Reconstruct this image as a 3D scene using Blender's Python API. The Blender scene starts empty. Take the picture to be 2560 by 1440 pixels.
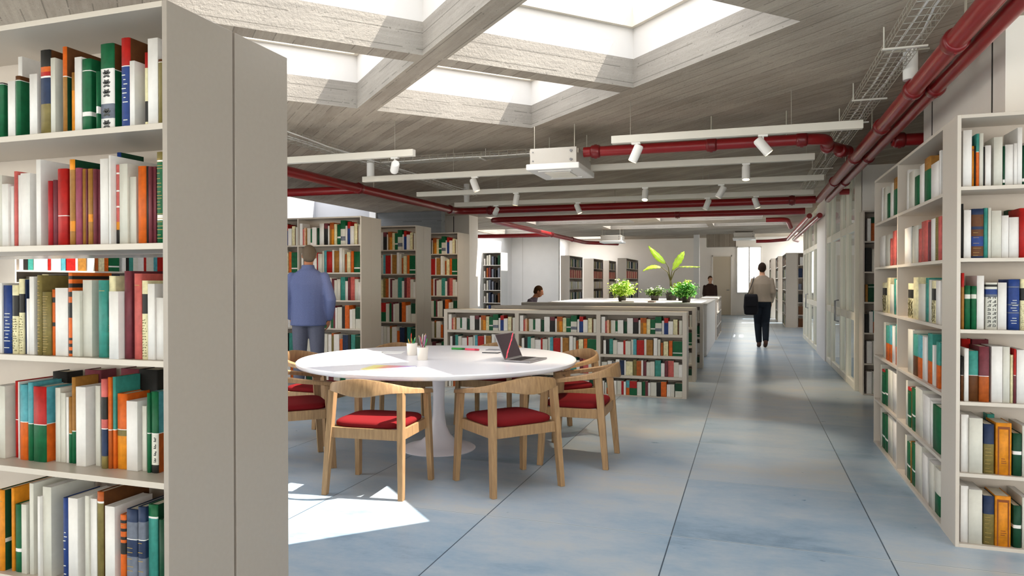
import bpy, bmesh, math, random, re
from mathutils import Vector, Matrix
random.seed(11)
C = bpy.context.scene.collection
SC = bpy.context.scene
PI = math.pi
def hx(h, k=1.0):
    v = [int(h[i:i+2], 16)/255 for i in (0, 2, 4)]
    return tuple(k*(c/12.92 if c <= .04045 else ((c+.055)/1.055)**2.4) for c in v) + (1,)
# ---------------------------------------------------------------- camera
cam = bpy.data.cameras.new('camera'); cam.sensor_width = 36; cam.lens = 25.05; cam.clip_start = .05; cam.clip_end = 200
camo = bpy.data.objects.new('camera', cam); C.objects.link(camo)
camo.location = (0, 0, 1.36); camo.rotation_euler = (math.radians(90-.511), 0, math.radians(18.36))
SC.camera = camo
# ---------------------------------------------------------------- light and exposure
SC.view_settings.view_transform = 'Standard'; SC.view_settings.look = 'None'
SC.view_settings.gamma = 1; SC.view_settings.use_curve_mapping = False
SC.view_settings.exposure = 0.34
SC.cycles.use_denoising = True
SC.cycles.max_bounces = 12; SC.cycles.diffuse_bounces = 6; SC.cycles.glossy_bounces = 4
SC.cycles.transparent_max_bounces = 12; SC.cycles.sample_clamp_indirect = 6
SC.cycles.caustics_reflective = False; SC.cycles.caustics_refractive = False
w = bpy.data.worlds.new('sky'); SC.world = w; w.use_nodes = True
bg = w.node_tree.nodes['Background']; bg.inputs[0].default_value = (.93, .965, 1, 1)
_tc = w.node_tree.nodes.new('ShaderNodeTexCoord'); _sx = w.node_tree.nodes.new('ShaderNodeSeparateXYZ'); _mr = w.node_tree.nodes.new('ShaderNodeMapRange')
w.node_tree.links.new(_tc.outputs['Generated'], _sx.inputs[0]); w.node_tree.links.new(_sx.outputs[2], _mr.inputs[0]); w.node_tree.links.new(_mr.outputs[0], bg.inputs[1])
_mc = w.node_tree.nodes.new('ShaderNodeMix'); _mc.data_type = 'RGBA'; _m2 = w.node_tree.nodes.new('ShaderNodeMapRange'); _m2.inputs[1].default_value = .1; _m2.inputs[2].default_value = .7
w.node_tree.links.new(_sx.outputs[2], _m2.inputs[0]); w.node_tree.links.new(_m2.outputs[0], _mc.inputs[0]); _mc.inputs[6].default_value = (1, .96, .905, 1); _mc.inputs[7].default_value = (.93, .955, 1, 1)
w.node_tree.links.new(_mc.outputs[2], bg.inputs[0])
_mr.inputs[1].default_value = .1; _mr.inputs[2].default_value = .75; _mr.inputs[3].default_value = 4.6; _mr.inputs[4].default_value = 3.1  # a bright hazy horizon under a deeper zenith
sd = bpy.data.lights.new('sun', 'SUN'); sd.energy = 11; sd.angle = .006; sd.color = (1, .93, .82)
so = bpy.data.objects.new('sun', sd); C.objects.link(so); so.location = (6, 2, 12)
so.rotation_euler = Vector((.571, .17, 1)).to_track_quat('Z', 'Y').to_euler()
# ---------------------------------------------------------------- node helpers
MATS = {}
def mat(name, col, rough=.6, spec=.4, metal=0, var=0, vscale=8, bump=0, bscale=60, emit=None, stretch=None, coat=0):
    if name in MATS: return MATS[name]
    m = bpy.data.materials.new(name); m.use_nodes = True; MATS[name] = m
    nt = m.node_tree; b = nt.nodes['Principled BSDF']
    col = hx(col) if isinstance(col, str) else tuple(col) + (1,)*(4-len(col))
    b.inputs['Base Color'].default_value = col; b.inputs['Roughness'].default_value = rough
    b.inputs['Specular IOR Level'].default_value = spec; b.inputs['Metallic'].default_value = metal
    b.inputs['Coat Weight'].default_value = coat
    tc = nt.nodes.new('ShaderNodeTexCoord'); mp = nt.nodes.new('ShaderNodeMapping')
    nt.links.new(tc.outputs['Object'], mp.inputs[0])
    if stretch: mp.inputs['Scale'].default_value = stretch
    if var:
        n = nt.nodes.new('ShaderNodeTexNoise'); n.inputs['Scale'].default_value = vscale; n.inputs['Detail'].default_value = 5
        nt.links.new(mp.outputs[0], n.inputs['Vector'])
        r = nt.nodes.new('ShaderNodeMapRange'); r.inputs[1].default_value = .3; r.inputs[2].default_value = .7
        r.inputs[3].default_value = 1-var; r.inputs[4].default_value = 1+var
        nt.links.new(n.outputs[0], r.inputs[0])
        mx = nt.nodes.new('ShaderNodeVectorMath'); mx.operation = 'SCALE'; mx.inputs[0].default_value = col[:3]
        nt.links.new(r.outputs[0], mx.inputs['Scale']); nt.links.new(mx.outputs[0], b.inputs['Base Color'])
    if bump:
        n2 = nt.nodes.new('ShaderNodeTexNoise'); n2.inputs['Scale'].default_value = bscale; n2.inputs['Detail'].default_value = 3
        nt.links.new(mp.outputs[0], n2.inputs['Vector'])
        bp = nt.nodes.new('ShaderNodeBump'); bp.inputs['Strength'].default_value = bump; bp.inputs['Distance'].default_value = .01
        nt.links.new(n2.outputs[0], bp.inputs['Height']); nt.links.new(bp.outputs[0], b.inputs['Normal'])
    if emit:
        b.inputs['Emission Color'].default_value = hx(emit[0]); b.inputs['Emission Strength'].default_value = emit[1]
    return m
class NT:
    """small wrapper to write shader maths"""
    def __init__(s, m): s.t = m.node_tree
    def n(s, typ, **kw):
        x = s.t.nodes.new('ShaderNode'+typ)
        for k, v in kw.items(): setattr(x, k, v)
        return x
    def put(s, sock, v):
        if hasattr(v, 'is_linked'): s.t.links.new(v, sock)
        else: sock.default_value = v
    def m(s, op, a, b=0.0, c=None):
        x = s.n('Math', operation=op); s.put(x.inputs[0], a); s.put(x.inputs[1], b)
        if c is not None: s.put(x.inputs[2], c)
        return x.outputs[0]
    def noise(s, vec, scale, detail=4, rough=.55):
        x = s.n('TexNoise'); s.put(x.inputs['Vector'], vec); x.inputs['Scale'].default_value = scale
        x.inputs['Detail'].default_value = detail; x.inputs['Roughness'].default_value = rough; return x.outputs[0]
    def ramp(s, f, stops):
        x = s.n('ValToRGB'); s.put(x.inputs[0], f); e = x.color_ramp.elements
        while len(e) < len(stops): e.new(.5)
        for k, (p, c) in enumerate(stops): e[k].position = p; e[k].color = c
        return x.outputs[0]
    def mix(s, f, a, b, mode='MIX'):
        x = s.n('Mix', data_type='RGBA', blend_type=mode); s.put(x.inputs[0], f); s.put(x.inputs[6], a); s.put(x.inputs[7], b); return x.outputs[2]
    def bump(s, h, strength, dist=.01):
        x = s.n('Bump'); s.put(x.inputs['Height'], h); x.inputs['Strength'].default_value = strength; x.inputs['Distance'].default_value = dist
        return x.outputs[0]
# ---------------------------------------------------------------- mesh helpers
def box(bm, x0, x1, y0, y1, z0, z1, M=None, mi=0):
    v = [bm.verts.new((x, y, z)) for z in (z0, z1) for x, y in ((x0, y0), (x1, y0), (x1, y1), (x0, y1))]
    if M is not None:
        for q in v: q.co = M @ q.co
    for f in ((3, 2, 1, 0), (4, 5, 6, 7), (0, 1, 5, 4), (1, 2, 6, 5), (2, 3, 7, 6), (3, 0, 4, 7)):
        bm.faces.new([v[i] for i in f]).material_index = mi
    return v
def loft(bm, rings, closed=True, caps=True, mi=0):
    R = [[bm.verts.new(p) for p in r] for r in rings]
    n = len(R[0])
    for a, b in zip(R, R[1:]):
        for i in range(n if closed else n-1):
            bm.faces.new((a[i], a[(i+1) % n], b[(i+1) % n], b[i])).material_index = mi
    if caps:
        bm.faces.new(R[0][::-1]).material_index = mi; bm.faces.new(R[-1]).material_index = mi
    return R
def tube(bm, pts, r, seg=12, mi=0, caps=True):
    pts = [Vector(p) for p in pts]; rings = []
    rr = r if isinstance(r, (list, tuple)) else [r]*len(pts)
    up = None
    for i, p in enumerate(pts):
        t = (pts[min(i+1, len(pts)-1)]-pts[max(i-1, 0)]).normalized()
        if up is None: up = Vector((0, 0, 1)) if abs(t.z) < .9 else Vector((0, 1, 0))
        a = t.cross(up).normalized(); b = a.cross(t).normalized(); up = b
        rings.append([p+(a*math.cos(2*PI*k/seg)+b*math.sin(2*PI*k/seg))*rr[i] for k in range(seg)])
    return loft(bm, rings, True, caps, mi)
def lathe(bm, prof, seg=32, cx=0, cy=0, mi=0):
    loft(bm, [[(cx+r*math.cos(2*PI*k/seg), cy+r*math.sin(2*PI*k/seg), z) for k in range(seg)] for r, z in prof], True, True, mi)
def blob(bm, c, rx, ry, rz, M=None, u=16, v=10):
    c = Vector(c); rings = []
    for j in range(1, v):
        a = PI*j/v
        ring = [Vector((rx*math.sin(a)*math.cos(2*PI*k/u), ry*math.sin(a)*math.sin(2*PI*k/u), -rz*math.cos(a))) for k in range(u)]
        rings.append([c+(M @ p if M else p) for p in ring])
    loft(bm, rings)
def obj(name, bm, m, parent=None, smooth=False, bev=0, loc=None):
    bmesh.ops.recalc_face_normals(bm, faces=bm.faces)
    me = bpy.data.meshes.new(name); bm.to_mesh(me); bm.free()
    for x in (m if isinstance(m, (list, tuple)) else [m]): me.materials.append(x)
    o = bpy.data.objects.new(name, me); C.objects.link(o)
    if parent: o.parent = parent
    if loc: o.location = loc
    if smooth:
        me.shade_smooth()
        if smooth != 'full': me.set_sharp_from_angle(angle=math.radians(40))
    if bev:
        b = o.modifiers.new('bevel', 'BEVEL'); b.width = bev; b.segments = 2; b.limit_method = 'ANGLE'; b.angle_limit = math.radians(50)
    return o
def B(*a, **k):
    bm = bmesh.new(); box(bm, *a, **k); return bm
def thing(name, label, cat, loc=(0, 0, 0), rz=0, group=None):
    o = bpy.data.objects.new(name, None); C.objects.link(o); o.empty_display_size = .05
    o.location = loc; o.rotation_euler = (0, 0, rz); o['label'] = label; o['category'] = cat
    if group: o['group'] = group
    return o
def tag(o, label, cat, group=None, kind=None):
    o['label'] = label; o['category'] = cat
    if group: o['group'] = group
    if kind: o['kind'] = kind
    return o
def struct(o): o['kind'] = 'structure'; return o
def dup(root, loc, rz, label, group=None):
    r = root.copy(); C.objects.link(r); r.location = loc; r.rotation_euler = (0, 0, rz); r['label'] = label
    if group: r['group'] = group
    for ch in list(root.children):
        c = ch.copy(); C.objects.link(c); c.parent = r
        for g in ch.children:
            d = g.copy(); C.objects.link(d); d.parent = c
    return r
def V(*a): return Vector(a)
# ---------------------------------------------------------------- materials
def m_floor():
    m = bpy.data.materials.new('blue_floor_slabs'); m.use_nodes = True; t = NT(m); b = m.node_tree.nodes['Principled BSDF']
    P = t.n('TexCoord').outputs['Object']; sp = t.n('SeparateXYZ'); t.put(sp.inputs[0], P); x, y = sp.outputs[0], sp.outputs[1]
    gx = t.m('DIVIDE', t.m('SUBTRACT', x, -.39+40*-1.053), 1.053); gy = t.m('DIVIDE', t.m('SUBTRACT', y, 3.876-20*1.165), 1.165)
    fx = t.m('ABSOLUTE', t.m('SUBTRACT', t.m('FRACT', t.m('ADD', gx, .5)), .5)); fy = t.m('ABSOLUTE', t.m('SUBTRACT', t.m('FRACT', t.m('ADD', gy, .5)), .5))
    jx = t.m('LESS_THAN', fx, .0032); jy = t.m('LESS_THAN', fy, .0024)
    cv = t.n('CombineXYZ'); t.put(cv.inputs[0], t.m('FLOOR', gx)); t.put(cv.inputs[1], t.m('FLOOR', gy))
    wn = t.n('TexWhiteNoise', noise_dimensions='2D'); t.put(wn.inputs['Vector'], cv.outputs[0])
    mp = t.n('Mapping'); t.put(mp.inputs[0], P); mp.inputs['Scale'].default_value = (.7, 1.3, 1)
    n3 = t.noise(mp.outputs[0], 34, 5, .7)
    n1 = t.noise(mp.outputs[0], 1.1, 5, .6); n2 = t.noise(mp.outputs[0], 7, 6, .65)
    f = t.m('ADD', t.m('ADD', t.m('MULTIPLY', n1, .75), t.m('MULTIPLY', n2, .3)), t.m('ADD', t.m('MULTIPLY', t.m('SUBTRACT', wn.outputs[0], .5), .14), t.m('MULTIPLY', t.m('SUBTRACT', n3, .5), .16)))
    col = t.ramp(f, [(.3, hx('6a8398')), (.44, hx('8fa5b8')), (.58, hx('a8b4be')), (.76, hx('bebcb6'))])
    col = t.mix(jx, col, hx('3d5060')); col = t.mix(t.m('MULTIPLY', t.m('LESS_THAN', t.m('ABSOLUTE', t.m('SUBTRACT', fy, .0052)), .0028), .5), col, hx('c9d0d2')); col = t.mix(t.m('MULTIPLY', jy, .7), col, hx('54646f'))
    t.put(b.inputs['Base Color'], col); t.put(b.inputs['Roughness'], t.m('ADD', .2, t.m('MULTIPLY', n2, .24)))
    b.inputs['Specular IOR Level'].default_value = .45
    t.put(b.inputs['Normal'], t.bump(t.m('SUBTRACT', t.m('MULTIPLY', n2, .15), t.m('MAXIMUM', jx, jy)), .25, .003))
    return m
def m_concrete(name, board, light, dark, rough=.85, ax='e', strength=.6):
    """board-marked concrete; the boards run along the coffer grid (ax e), or level (ax z)"""
    m = bpy.data.materials.new(name); m.use_nodes = True; t = NT(m); b = m.node_tree.nodes['Principled BSDF']
    P = t.n('TexCoord').outputs['Object']
    mp = t.n('Mapping'); t.put(mp.inputs[0], P); mp.inputs['Rotation'].default_value = (0, 0, -.7975)
    sp = t.n('SeparateXYZ'); t.put(sp.inputs[0], mp.outputs[0])
    along = sp.outputs[1] if ax == 'e' else t.m('ADD', sp.outputs[0], sp.outputs[1]); across = sp.outputs[0] if ax == 'e' else sp.outputs[2]
    g = t.m('DIVIDE', across, board); cell = t.m('FLOOR', g); fr = t.m('ABSOLUTE', t.m('SUBTRACT', t.m('FRACT', g), .5))
    wv = t.noise(P, 3, 3)
    line = t.m('MULTIPLY', t.m('GREATER_THAN', fr, .47), t.m('GREATER_THAN', wv, .45))
    wn = t.n('TexWhiteNoise', noise_dimensions='1D'); t.put(wn.inputs['W'], cell)
    st = t.n('CombineXYZ'); t.put(st.inputs[0], t.m('MULTIPLY', along, 1.2)); t.put(st.inputs[1], t.m('MULTIPLY', across, 22)); 
    grain = t.noise(st.outputs[0], 1.6, 6, .65); blotch = t.noise(P, 1.3, 6, .6); pit = t.noise(P, 46, 3, .7)
    f = t.m('ADD', t.m('ADD', t.m('MULTIPLY', grain, .42), t.m('MULTIPLY', blotch, .42)), t.m('MULTIPLY', wn.outputs[0], .16))
    col = t.ramp(f, [(.3, hx(dark)), (.68, hx(light))])
    col = t.mix(t.m('MULTIPLY', line, .45), col, hx('3a352f'))
    col = t.mix(t.m('MULTIPLY', t.m('LESS_THAN', pit, .33), .5), col, hx('4a443c'))
    t.put(b.inputs['Base Color'], col); b.inputs['Roughness'].default_value = rough; b.inputs['Specular IOR Level'].default_value = .2
    t.put(b.inputs['Normal'], t.bump(t.m('ADD', t.m('SUBTRACT', pit, line), t.m('MULTIPLY', grain, .5)), strength, .006))
    return m
def m_wood(name, c0, c1, sc=(30, 30, 3)):
    m = bpy.data.materials.new(name); m.use_nodes = True; t = NT(m); b = m.node_tree.nodes['Principled BSDF']
    P = t.n('TexCoord').outputs['Object']; mp = t.n('Mapping'); t.put(mp.inputs[0], P); mp.inputs['Scale'].default_value = sc
    n = t.noise(mp.outputs[0], 2.2, 6, .6)
    t.put(b.inputs['Base Color'], t.ramp(n, [(.3, hx(c0)), (.7, hx(c1))])); b.inputs['Roughness'].default_value = .48
    b.inputs['Specular IOR Level'].default_value = .3; t.put(b.inputs['Normal'], t.bump(n, .08, .002))
    return m
def m_glass(name, tint=(.96, .98, .97), gl=1.0):
    m = bpy.data.materials.new(name); m.use_nodes = True; t = NT(m); nt = m.node_tree; nt.nodes.remove(nt.nodes['Principled BSDF'])
    tr = t.n('BsdfTransparent'); tr.inputs[0].default_value = (*tint, 1); g = t.n('BsdfGlossy'); g.inputs['Roughness'].default_value = .02
    fr = t.n('Fresnel'); fr.inputs[0].default_value = 1.45; mx = t.n('MixShader')
    geo = t.n('NewGeometry')
    t.put(mx.inputs[0], t.m('MULTIPLY', t.m('MULTIPLY', fr.outputs[0], gl), t.m('SUBTRACT', 1.0, geo.outputs['Backfacing'])))
    nt.links.new(tr.outputs[0], mx.inputs[1]); nt.links.new(g.outputs[0], mx.inputs[2])
    nt.links.new(mx.outputs[0], nt.nodes['Material Output'].inputs[0]); return m
FLOOR = m_floor()
CEIL = m_concrete('board_marked_ceiling', .115, 'b9ac9b', '8b7e70')
COFFER = m_concrete('board_marked_coffer', .105, 'a39d94', '7f7a73', ax='z', strength=.8)
CONC = m_concrete('grey_concrete_wall', .26, '8c8e90', '6d7073', ax='z', strength=.3)
PLASTER = mat('white_plaster', 'e6e4e1', .85, .2, var=.02, vscale=3, bump=.06, bscale=120)
WELL = mat('skylight_well_plaster', 'cbc8c4', .85, .2, var=.02, vscale=3)
WALL = mat('white_wall_panel', 'f0eae2', .6, .3, var=.02, vscale=2)
CASE = mat('grey_beige_laminate', 'c6bcb0', .34, .5, var=.012, vscale=3)
CASEB = mat('grey_beige_case_back', 'bdb1a5', .5, .35, var=.02, vscale=20)
METALG = mat('satin_grey_panel', 'a3998f', .22, .6, var=.015, vscale=60)
WHITE = mat('white_paint', 'e9e6e1', .4, .4, var=.01)
WHITEG = mat('white_gloss_tabletop', 'efedf0', .28, .5, var=.008, vscale=3)
TRACK = mat('off_white_track', 'd8d2c6', .5, .35, var=.01)
RED = mat('dark_red_pipe_enamel', '8c1519', .36, .42, var=.06, vscale=4, coat=.15)
REDC = mat('dark_red_coupling', '751115', .33, .45, var=.06, vscale=9, coat=.15)
GALV = mat('galvanised_wire', 'b9b3a6', .35, .5, metal=.6, var=.05)
DARKM = mat('dark_gasket', '2b2724', .7)
OAK = m_wood('light_oak', '8f7050', 'b08d65')
SEAT = mat('red_wool', '70181b', .95, .1, var=.08, vscale=300, bump=.15, bscale=500)
FRAMEW = mat('cream_partition_frame', 'eae4d4', .45, .35, var=.01)
GLASS = m_glass('clear_glass'); SKYGLASS = m_glass('skylight_glass', (.97, .98, 1), .5)
STEEL = mat('brushed_steel', '8f8f92', .3, .5, metal=.9, var=.03)
LENS = mat('lamp_lens', 'fff3d8', .3, emit=('ffe6b0', 9))
LENSO = mat('lamp_lens_dim', 'e8e2d6', .3, emit=('fff0d0', 1.2))
PLATE = mat('fan_coil_sheet_metal', 'c4bdb3', .4, .4, var=.03, vscale=5)
# row, x0, x1, setback, depth, height, colours down the spine (percent) | colours of the side boards
BOOKS_L = [
 (0,-2.4173,-2.3801,0.021,0.165,0.187,'K2W1G97'),
 (0,-2.3549,-2.3219,0.02,0.215,0.187,'W'),
 (0,-2.3207,-2.2989,0.019,0.208,0.202,'Y7W1G92'),
 (0,-2.4527,-2.4334,0.13,0.128,0.312,'W'),
 (0,-2.2601,-2.2261,0.023,0.206,0.203,'W'),
 (0,-2.2093,-2.1653,0.02,0.164,0.276,'K20O6R5W2N31L36|Y'),
 (0,-2.1607,-2.1415,0.019,0.172,0.246,'w'),
 (0,-2.115,-2.0977,0.023,0.194,0.279,'O34W1U65|Y34W1D65'),
 (0,-2.0846,-2.0709,0.03,0.201,0.195,'U30A70'),
 (0,-2.0694,-2.0404,0.029,0.21,0.242,'W'),
 (0,-2.0388,-2.0017,0.028,0.212,0.233,'G16W1G56W6G21'),
 (0,-1.9683,-1.9609,0.02,0.156,0.186,'G60W12G28'),
 (0,-1.9601,-1.905,0.027,0.192,0.272,'G29W41H17W13|Y30W1G69'),
 (0,-1.872,-1.8373,0.024,0.185,0.281,'R31W1B66W2|Y'),
 (0,-1.8328,-1.8137,0.021,0.162,0.205,'W'),
 (0,-1.7829,-1.7703,0.03,0.183,0.229,'R21e45K28e6'),
 (0,-1.76,-1.7216,0.02,0.156,0.266,'W'),
 (0,-1.7208,-1.7044,0.02,0.215,0.199,'Y4W1L95'),
 (0,-1.7034,-1.6957,0.019,0.211,0.254,'W'),
 (1,-2.4103,-2.3917,0.025,0.175,0.241,'w'),
 (1,-2.3878,-2.3589,0.022,0.202,0.21,'W'),
 (1,-2.3581,-2.3423,0.029,0.172,0.202,'W'),
 (1,-2.3364,-2.3229,0.025,0.189,0.251,'P'),
 (1,-2.3221,-2.3104,0.029,0.213,0.238,'W'),
 (1,-2.3098,-2.268,0.028,0.157,0.243,'W'),
 (1,-2.2336,-2.214,0.024,0.154,0.284,'W'),
 (1,-2.1831,-2.1637,0.023,0.166,0.212,'r'),
 (1,-2.1629,-2.1437,0.025,0.204,0.214,'M'),
 (1,-2.1409,-2.0994,0.023,0.193,0.249,'R61W1R38'),
 (1,-2.0849,-2.0634,0.02,0.167,0.276,'A12U60A12U16|D10U90'),
 (1,-2.0626,-2.0392,0.022,0.173,0.248,'m'),
 (1,-2.0384,-2.0246,0.028,0.128,0.244,'U'),
 (1,-2.0197,-2.013,0.025,0.182,0.241,'M'),
 (1,-2.0054,-1.987,0.019,0.153,0.242,'U60A10U30'),
 (1,-1.9838,-1.9706,0.019,0.199,0.24,'M'),
 (1,-1.9698,-1.9617,0.026,0.213,0.239,'M'),
 (1,-1.9552,-1.9222,0.021,0.217,0.271,'W'),
 (1,-1.9015,-1.8945,0.005,0.201,0.277,'W'),
 (1,-1.9129,-1.9023,0.024,0.217,0.203,'W'),
 (1,-1.8937,-1.8808,0.024,0.151,0.25,'P10W2P20W2P18W2P18A10K18'),
 (1,-1.8775,-1.8452,0.022,0.17,0.251,'w'),
 (1,-2.0383,-2.0208,0.16,0.098,0.32,'B|D'),
 (1,-1.8441,-1.8185,0.03,0.204,0.21,'w'),
 (1,-1.8035,-1.7713,0.02,0.179,0.24,'O'),
 (1,-1.7705,-1.7636,0.023,0.216,0.239,'K'),
 (1,-1.7611,-1.7484,0.02,0.193,0.237,'M'),
 (1,-1.7476,-1.7366,0.026,0.207,0.237,'M'),
 (1,-1.7305,-1.6996,0.021,0.171,0.28,'L9W2G58W6G25'),
 (2,-2.4077,-2.3887,0.02,0.16,0.237,'W'),
 (2,-2.3879,-2.3487,0.023,0.133,0.229,'B'),
 (2,-2.3437,-2.3166,0.02,0.136,0.23,'e15K30e55'),
 (2,-2.3158,-2.2948,0.023,0.133,0.251,'e20K25e55'),
 (2,-2.294,-2.2872,0.03,0.126,0.249,'N'),
 (2,-2.2778,-2.2652,0.022,0.134,0.185,'W'),
 (2,-2.2595,-2.2398,0.018,0.187,0.258,'W'),
 (2,-2.2278,-2.208,0.019,0.137,0.263,'L'),
 (2,-2.2072,-2.1714,0.02,0.136,0.208,'L'),
 (2,-2.3863,-2.3576,0.16,0.098,0.268,'e'),
 (2,-2.3557,-2.2634,0.16,0.098,0.266,'N'),
 (2,-2.1706,-2.1579,0.027,0.129,0.216,'O12K8O30K6O44'),
 (2,-2.1499,-2.0961,0.022,0.134,0.221,'W'),
 (2,-2.0929,-2.0775,0.021,0.153,0.271,'O4K4O5K5O5K6O7K18O24K3O4K4O4K4O3'),
 (2,-2.0734,-2.0416,0.019,0.137,0.212,'w'),
 (2,-2.2227,-2.1317,0.16,0.098,0.267,'N'),
 (2,-2.0408,-2.0024,0.03,0.126,0.247,'w'),
 (2,-1.9697,-1.9341,0.023,0.133,0.246,'T'),
 (2,-1.9333,-1.9079,0.03,0.126,0.26,'e28K22e50'),
 (2,-1.8981,-1.8609,0.0,0.152,0.211,'W'),
 (2,-1.8601,-1.8327,0.02,0.136,0.275,'M'),
 (2,-1.8197,-1.7896,0.019,0.167,0.267,'P'),
 (2,-1.7881,-1.7656,0.019,0.165,0.245,'e17K25e58'),
 (2,-1.7648,-1.7382,0.02,0.166,0.235,'W'),
 (2,-1.7374,-1.7067,0.026,0.211,0.192,'W'),
 (2,-1.9386,-1.854,0.16,0.098,0.276,'N'),
 (2,-2.0499,-2.0148,0.16,0.098,0.248,'N'),
 (3,-2.4959,-2.4458,0.07,0.188,0.251,'w'),
 (3,-2.4297,-2.4144,0.094,0.164,0.267,'R50W1R49'),
 (3,-2.4053,-2.3996,0.087,0.171,0.266,'W'),
 (3,-2.3853,-2.3487,0.076,0.11,0.259,'C49W1O50'),
 (3,-2.3457,-2.3234,0.075,0.111,0.268,'C52W1G47'),
 (3,-2.3186,-2.2616,0.073,0.113,0.256,'R50W1G49|C49W1O50'),
 (3,-2.2411,-2.2192,0.094,0.092,0.252,'w'),
 (3,-2.2175,-2.1958,0.094,0.092,0.236,'w'),
 (3,-2.1923,-2.1819,0.094,0.092,0.223,'W'),
 (3,-2.1811,-2.1691,0.094,0.092,0.224,'U55W1G44'),
 (3,-2.1683,-2.1524,0.094,0.092,0.291,'U62W1G37'),
 (3,-2.1248,-2.0828,0.074,0.184,0.264,'W'),
 (3,-2.0627,-2.0419,0.094,0.092,0.267,'w'),
 (3,-2.0178,-1.9951,0.074,0.112,0.294,'P20K25P10W1N30L14'),
 (3,-1.9943,-1.9796,0.08,0.106,0.3,'O57W1q42'),
 (3,-1.9788,-1.9666,0.085,0.101,0.301,'T57W1O42'),
 (3,-1.9658,-1.9254,0.089,0.097,0.247,'O47W1L8A44'),
 (3,-1.9193,-1.8745,0.084,0.102,0.226,'W'),
 (3,-1.8648,-1.8467,0.094,0.164,0.211,'w'),
 (3,-1.8335,-1.8205,0.082,0.176,0.256,'G50W1G49'),
 (3,-1.8197,-1.7922,0.084,0.174,0.261,'G51W1w38K10|C51W1q48'),
 (3,-2.3748,-2.3079,0.19,0.068,0.291,'K'),
 (3,-2.2234,-2.1498,0.19,0.068,0.304,'M'),
 (3,-2.0596,-1.9803,0.19,0.068,0.314,'M'),
 (3,-1.9786,-1.8991,0.19,0.068,0.314,'K'),
 (4,-2.4158,-2.3858,0.019,0.211,0.273,'A|D60w5D35'),
 (4,-2.365,-2.352,0.03,0.158,0.281,'A'),
 (4,-2.3486,-2.3191,0.03,0.207,0.228,'G65W5G30'),
 (4,-2.3126,-2.2906,0.026,0.205,0.232,'w'),
 (4,-2.2791,-2.2612,0.029,0.137,0.305,'w'),
 (4,-2.2314,-2.2211,0.02,0.212,0.268,'W'),
 (4,-2.2203,-2.1833,0.03,0.164,0.299,'w'),
 (4,-2.1281,-2.1055,0.026,0.14,0.272,'B'),
 (4,-2.095,-2.0555,0.019,0.147,0.277,'W'),
 (4,-2.2773,-2.2511,0.17,0.088,0.26,'W'),
 (4,-2.0246,-2.0097,0.02,0.204,0.29,'w'),
 (4,-2.0089,-1.9823,0.026,0.183,0.281,'W'),
 (4,-1.9813,-1.9562,0.025,0.187,0.306,'q10W2L88|Y'),
 (4,-1.9489,-1.9092,0.027,0.152,0.263,'W'),
 (4,-2.1104,-2.0782,0.17,0.088,0.227,'w'),
 (4,-1.8905,-1.8676,0.029,0.192,0.24,'O7K4O7K4O7K4O4K15O48'),
 (4,-1.8568,-1.8134,0.021,0.184,0.264,'N15H20W1N20H25N19'),
 (4,-1.8075,-1.7786,0.018,0.211,0.277,'N17H20W1N20H23N19'),
 (4,-1.7778,-1.7412,0.029,0.193,0.284,'G13W2T85|D'),
 (4,-1.7244,-1.7027,0.018,0.16,0.245,'D'),
]
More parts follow.
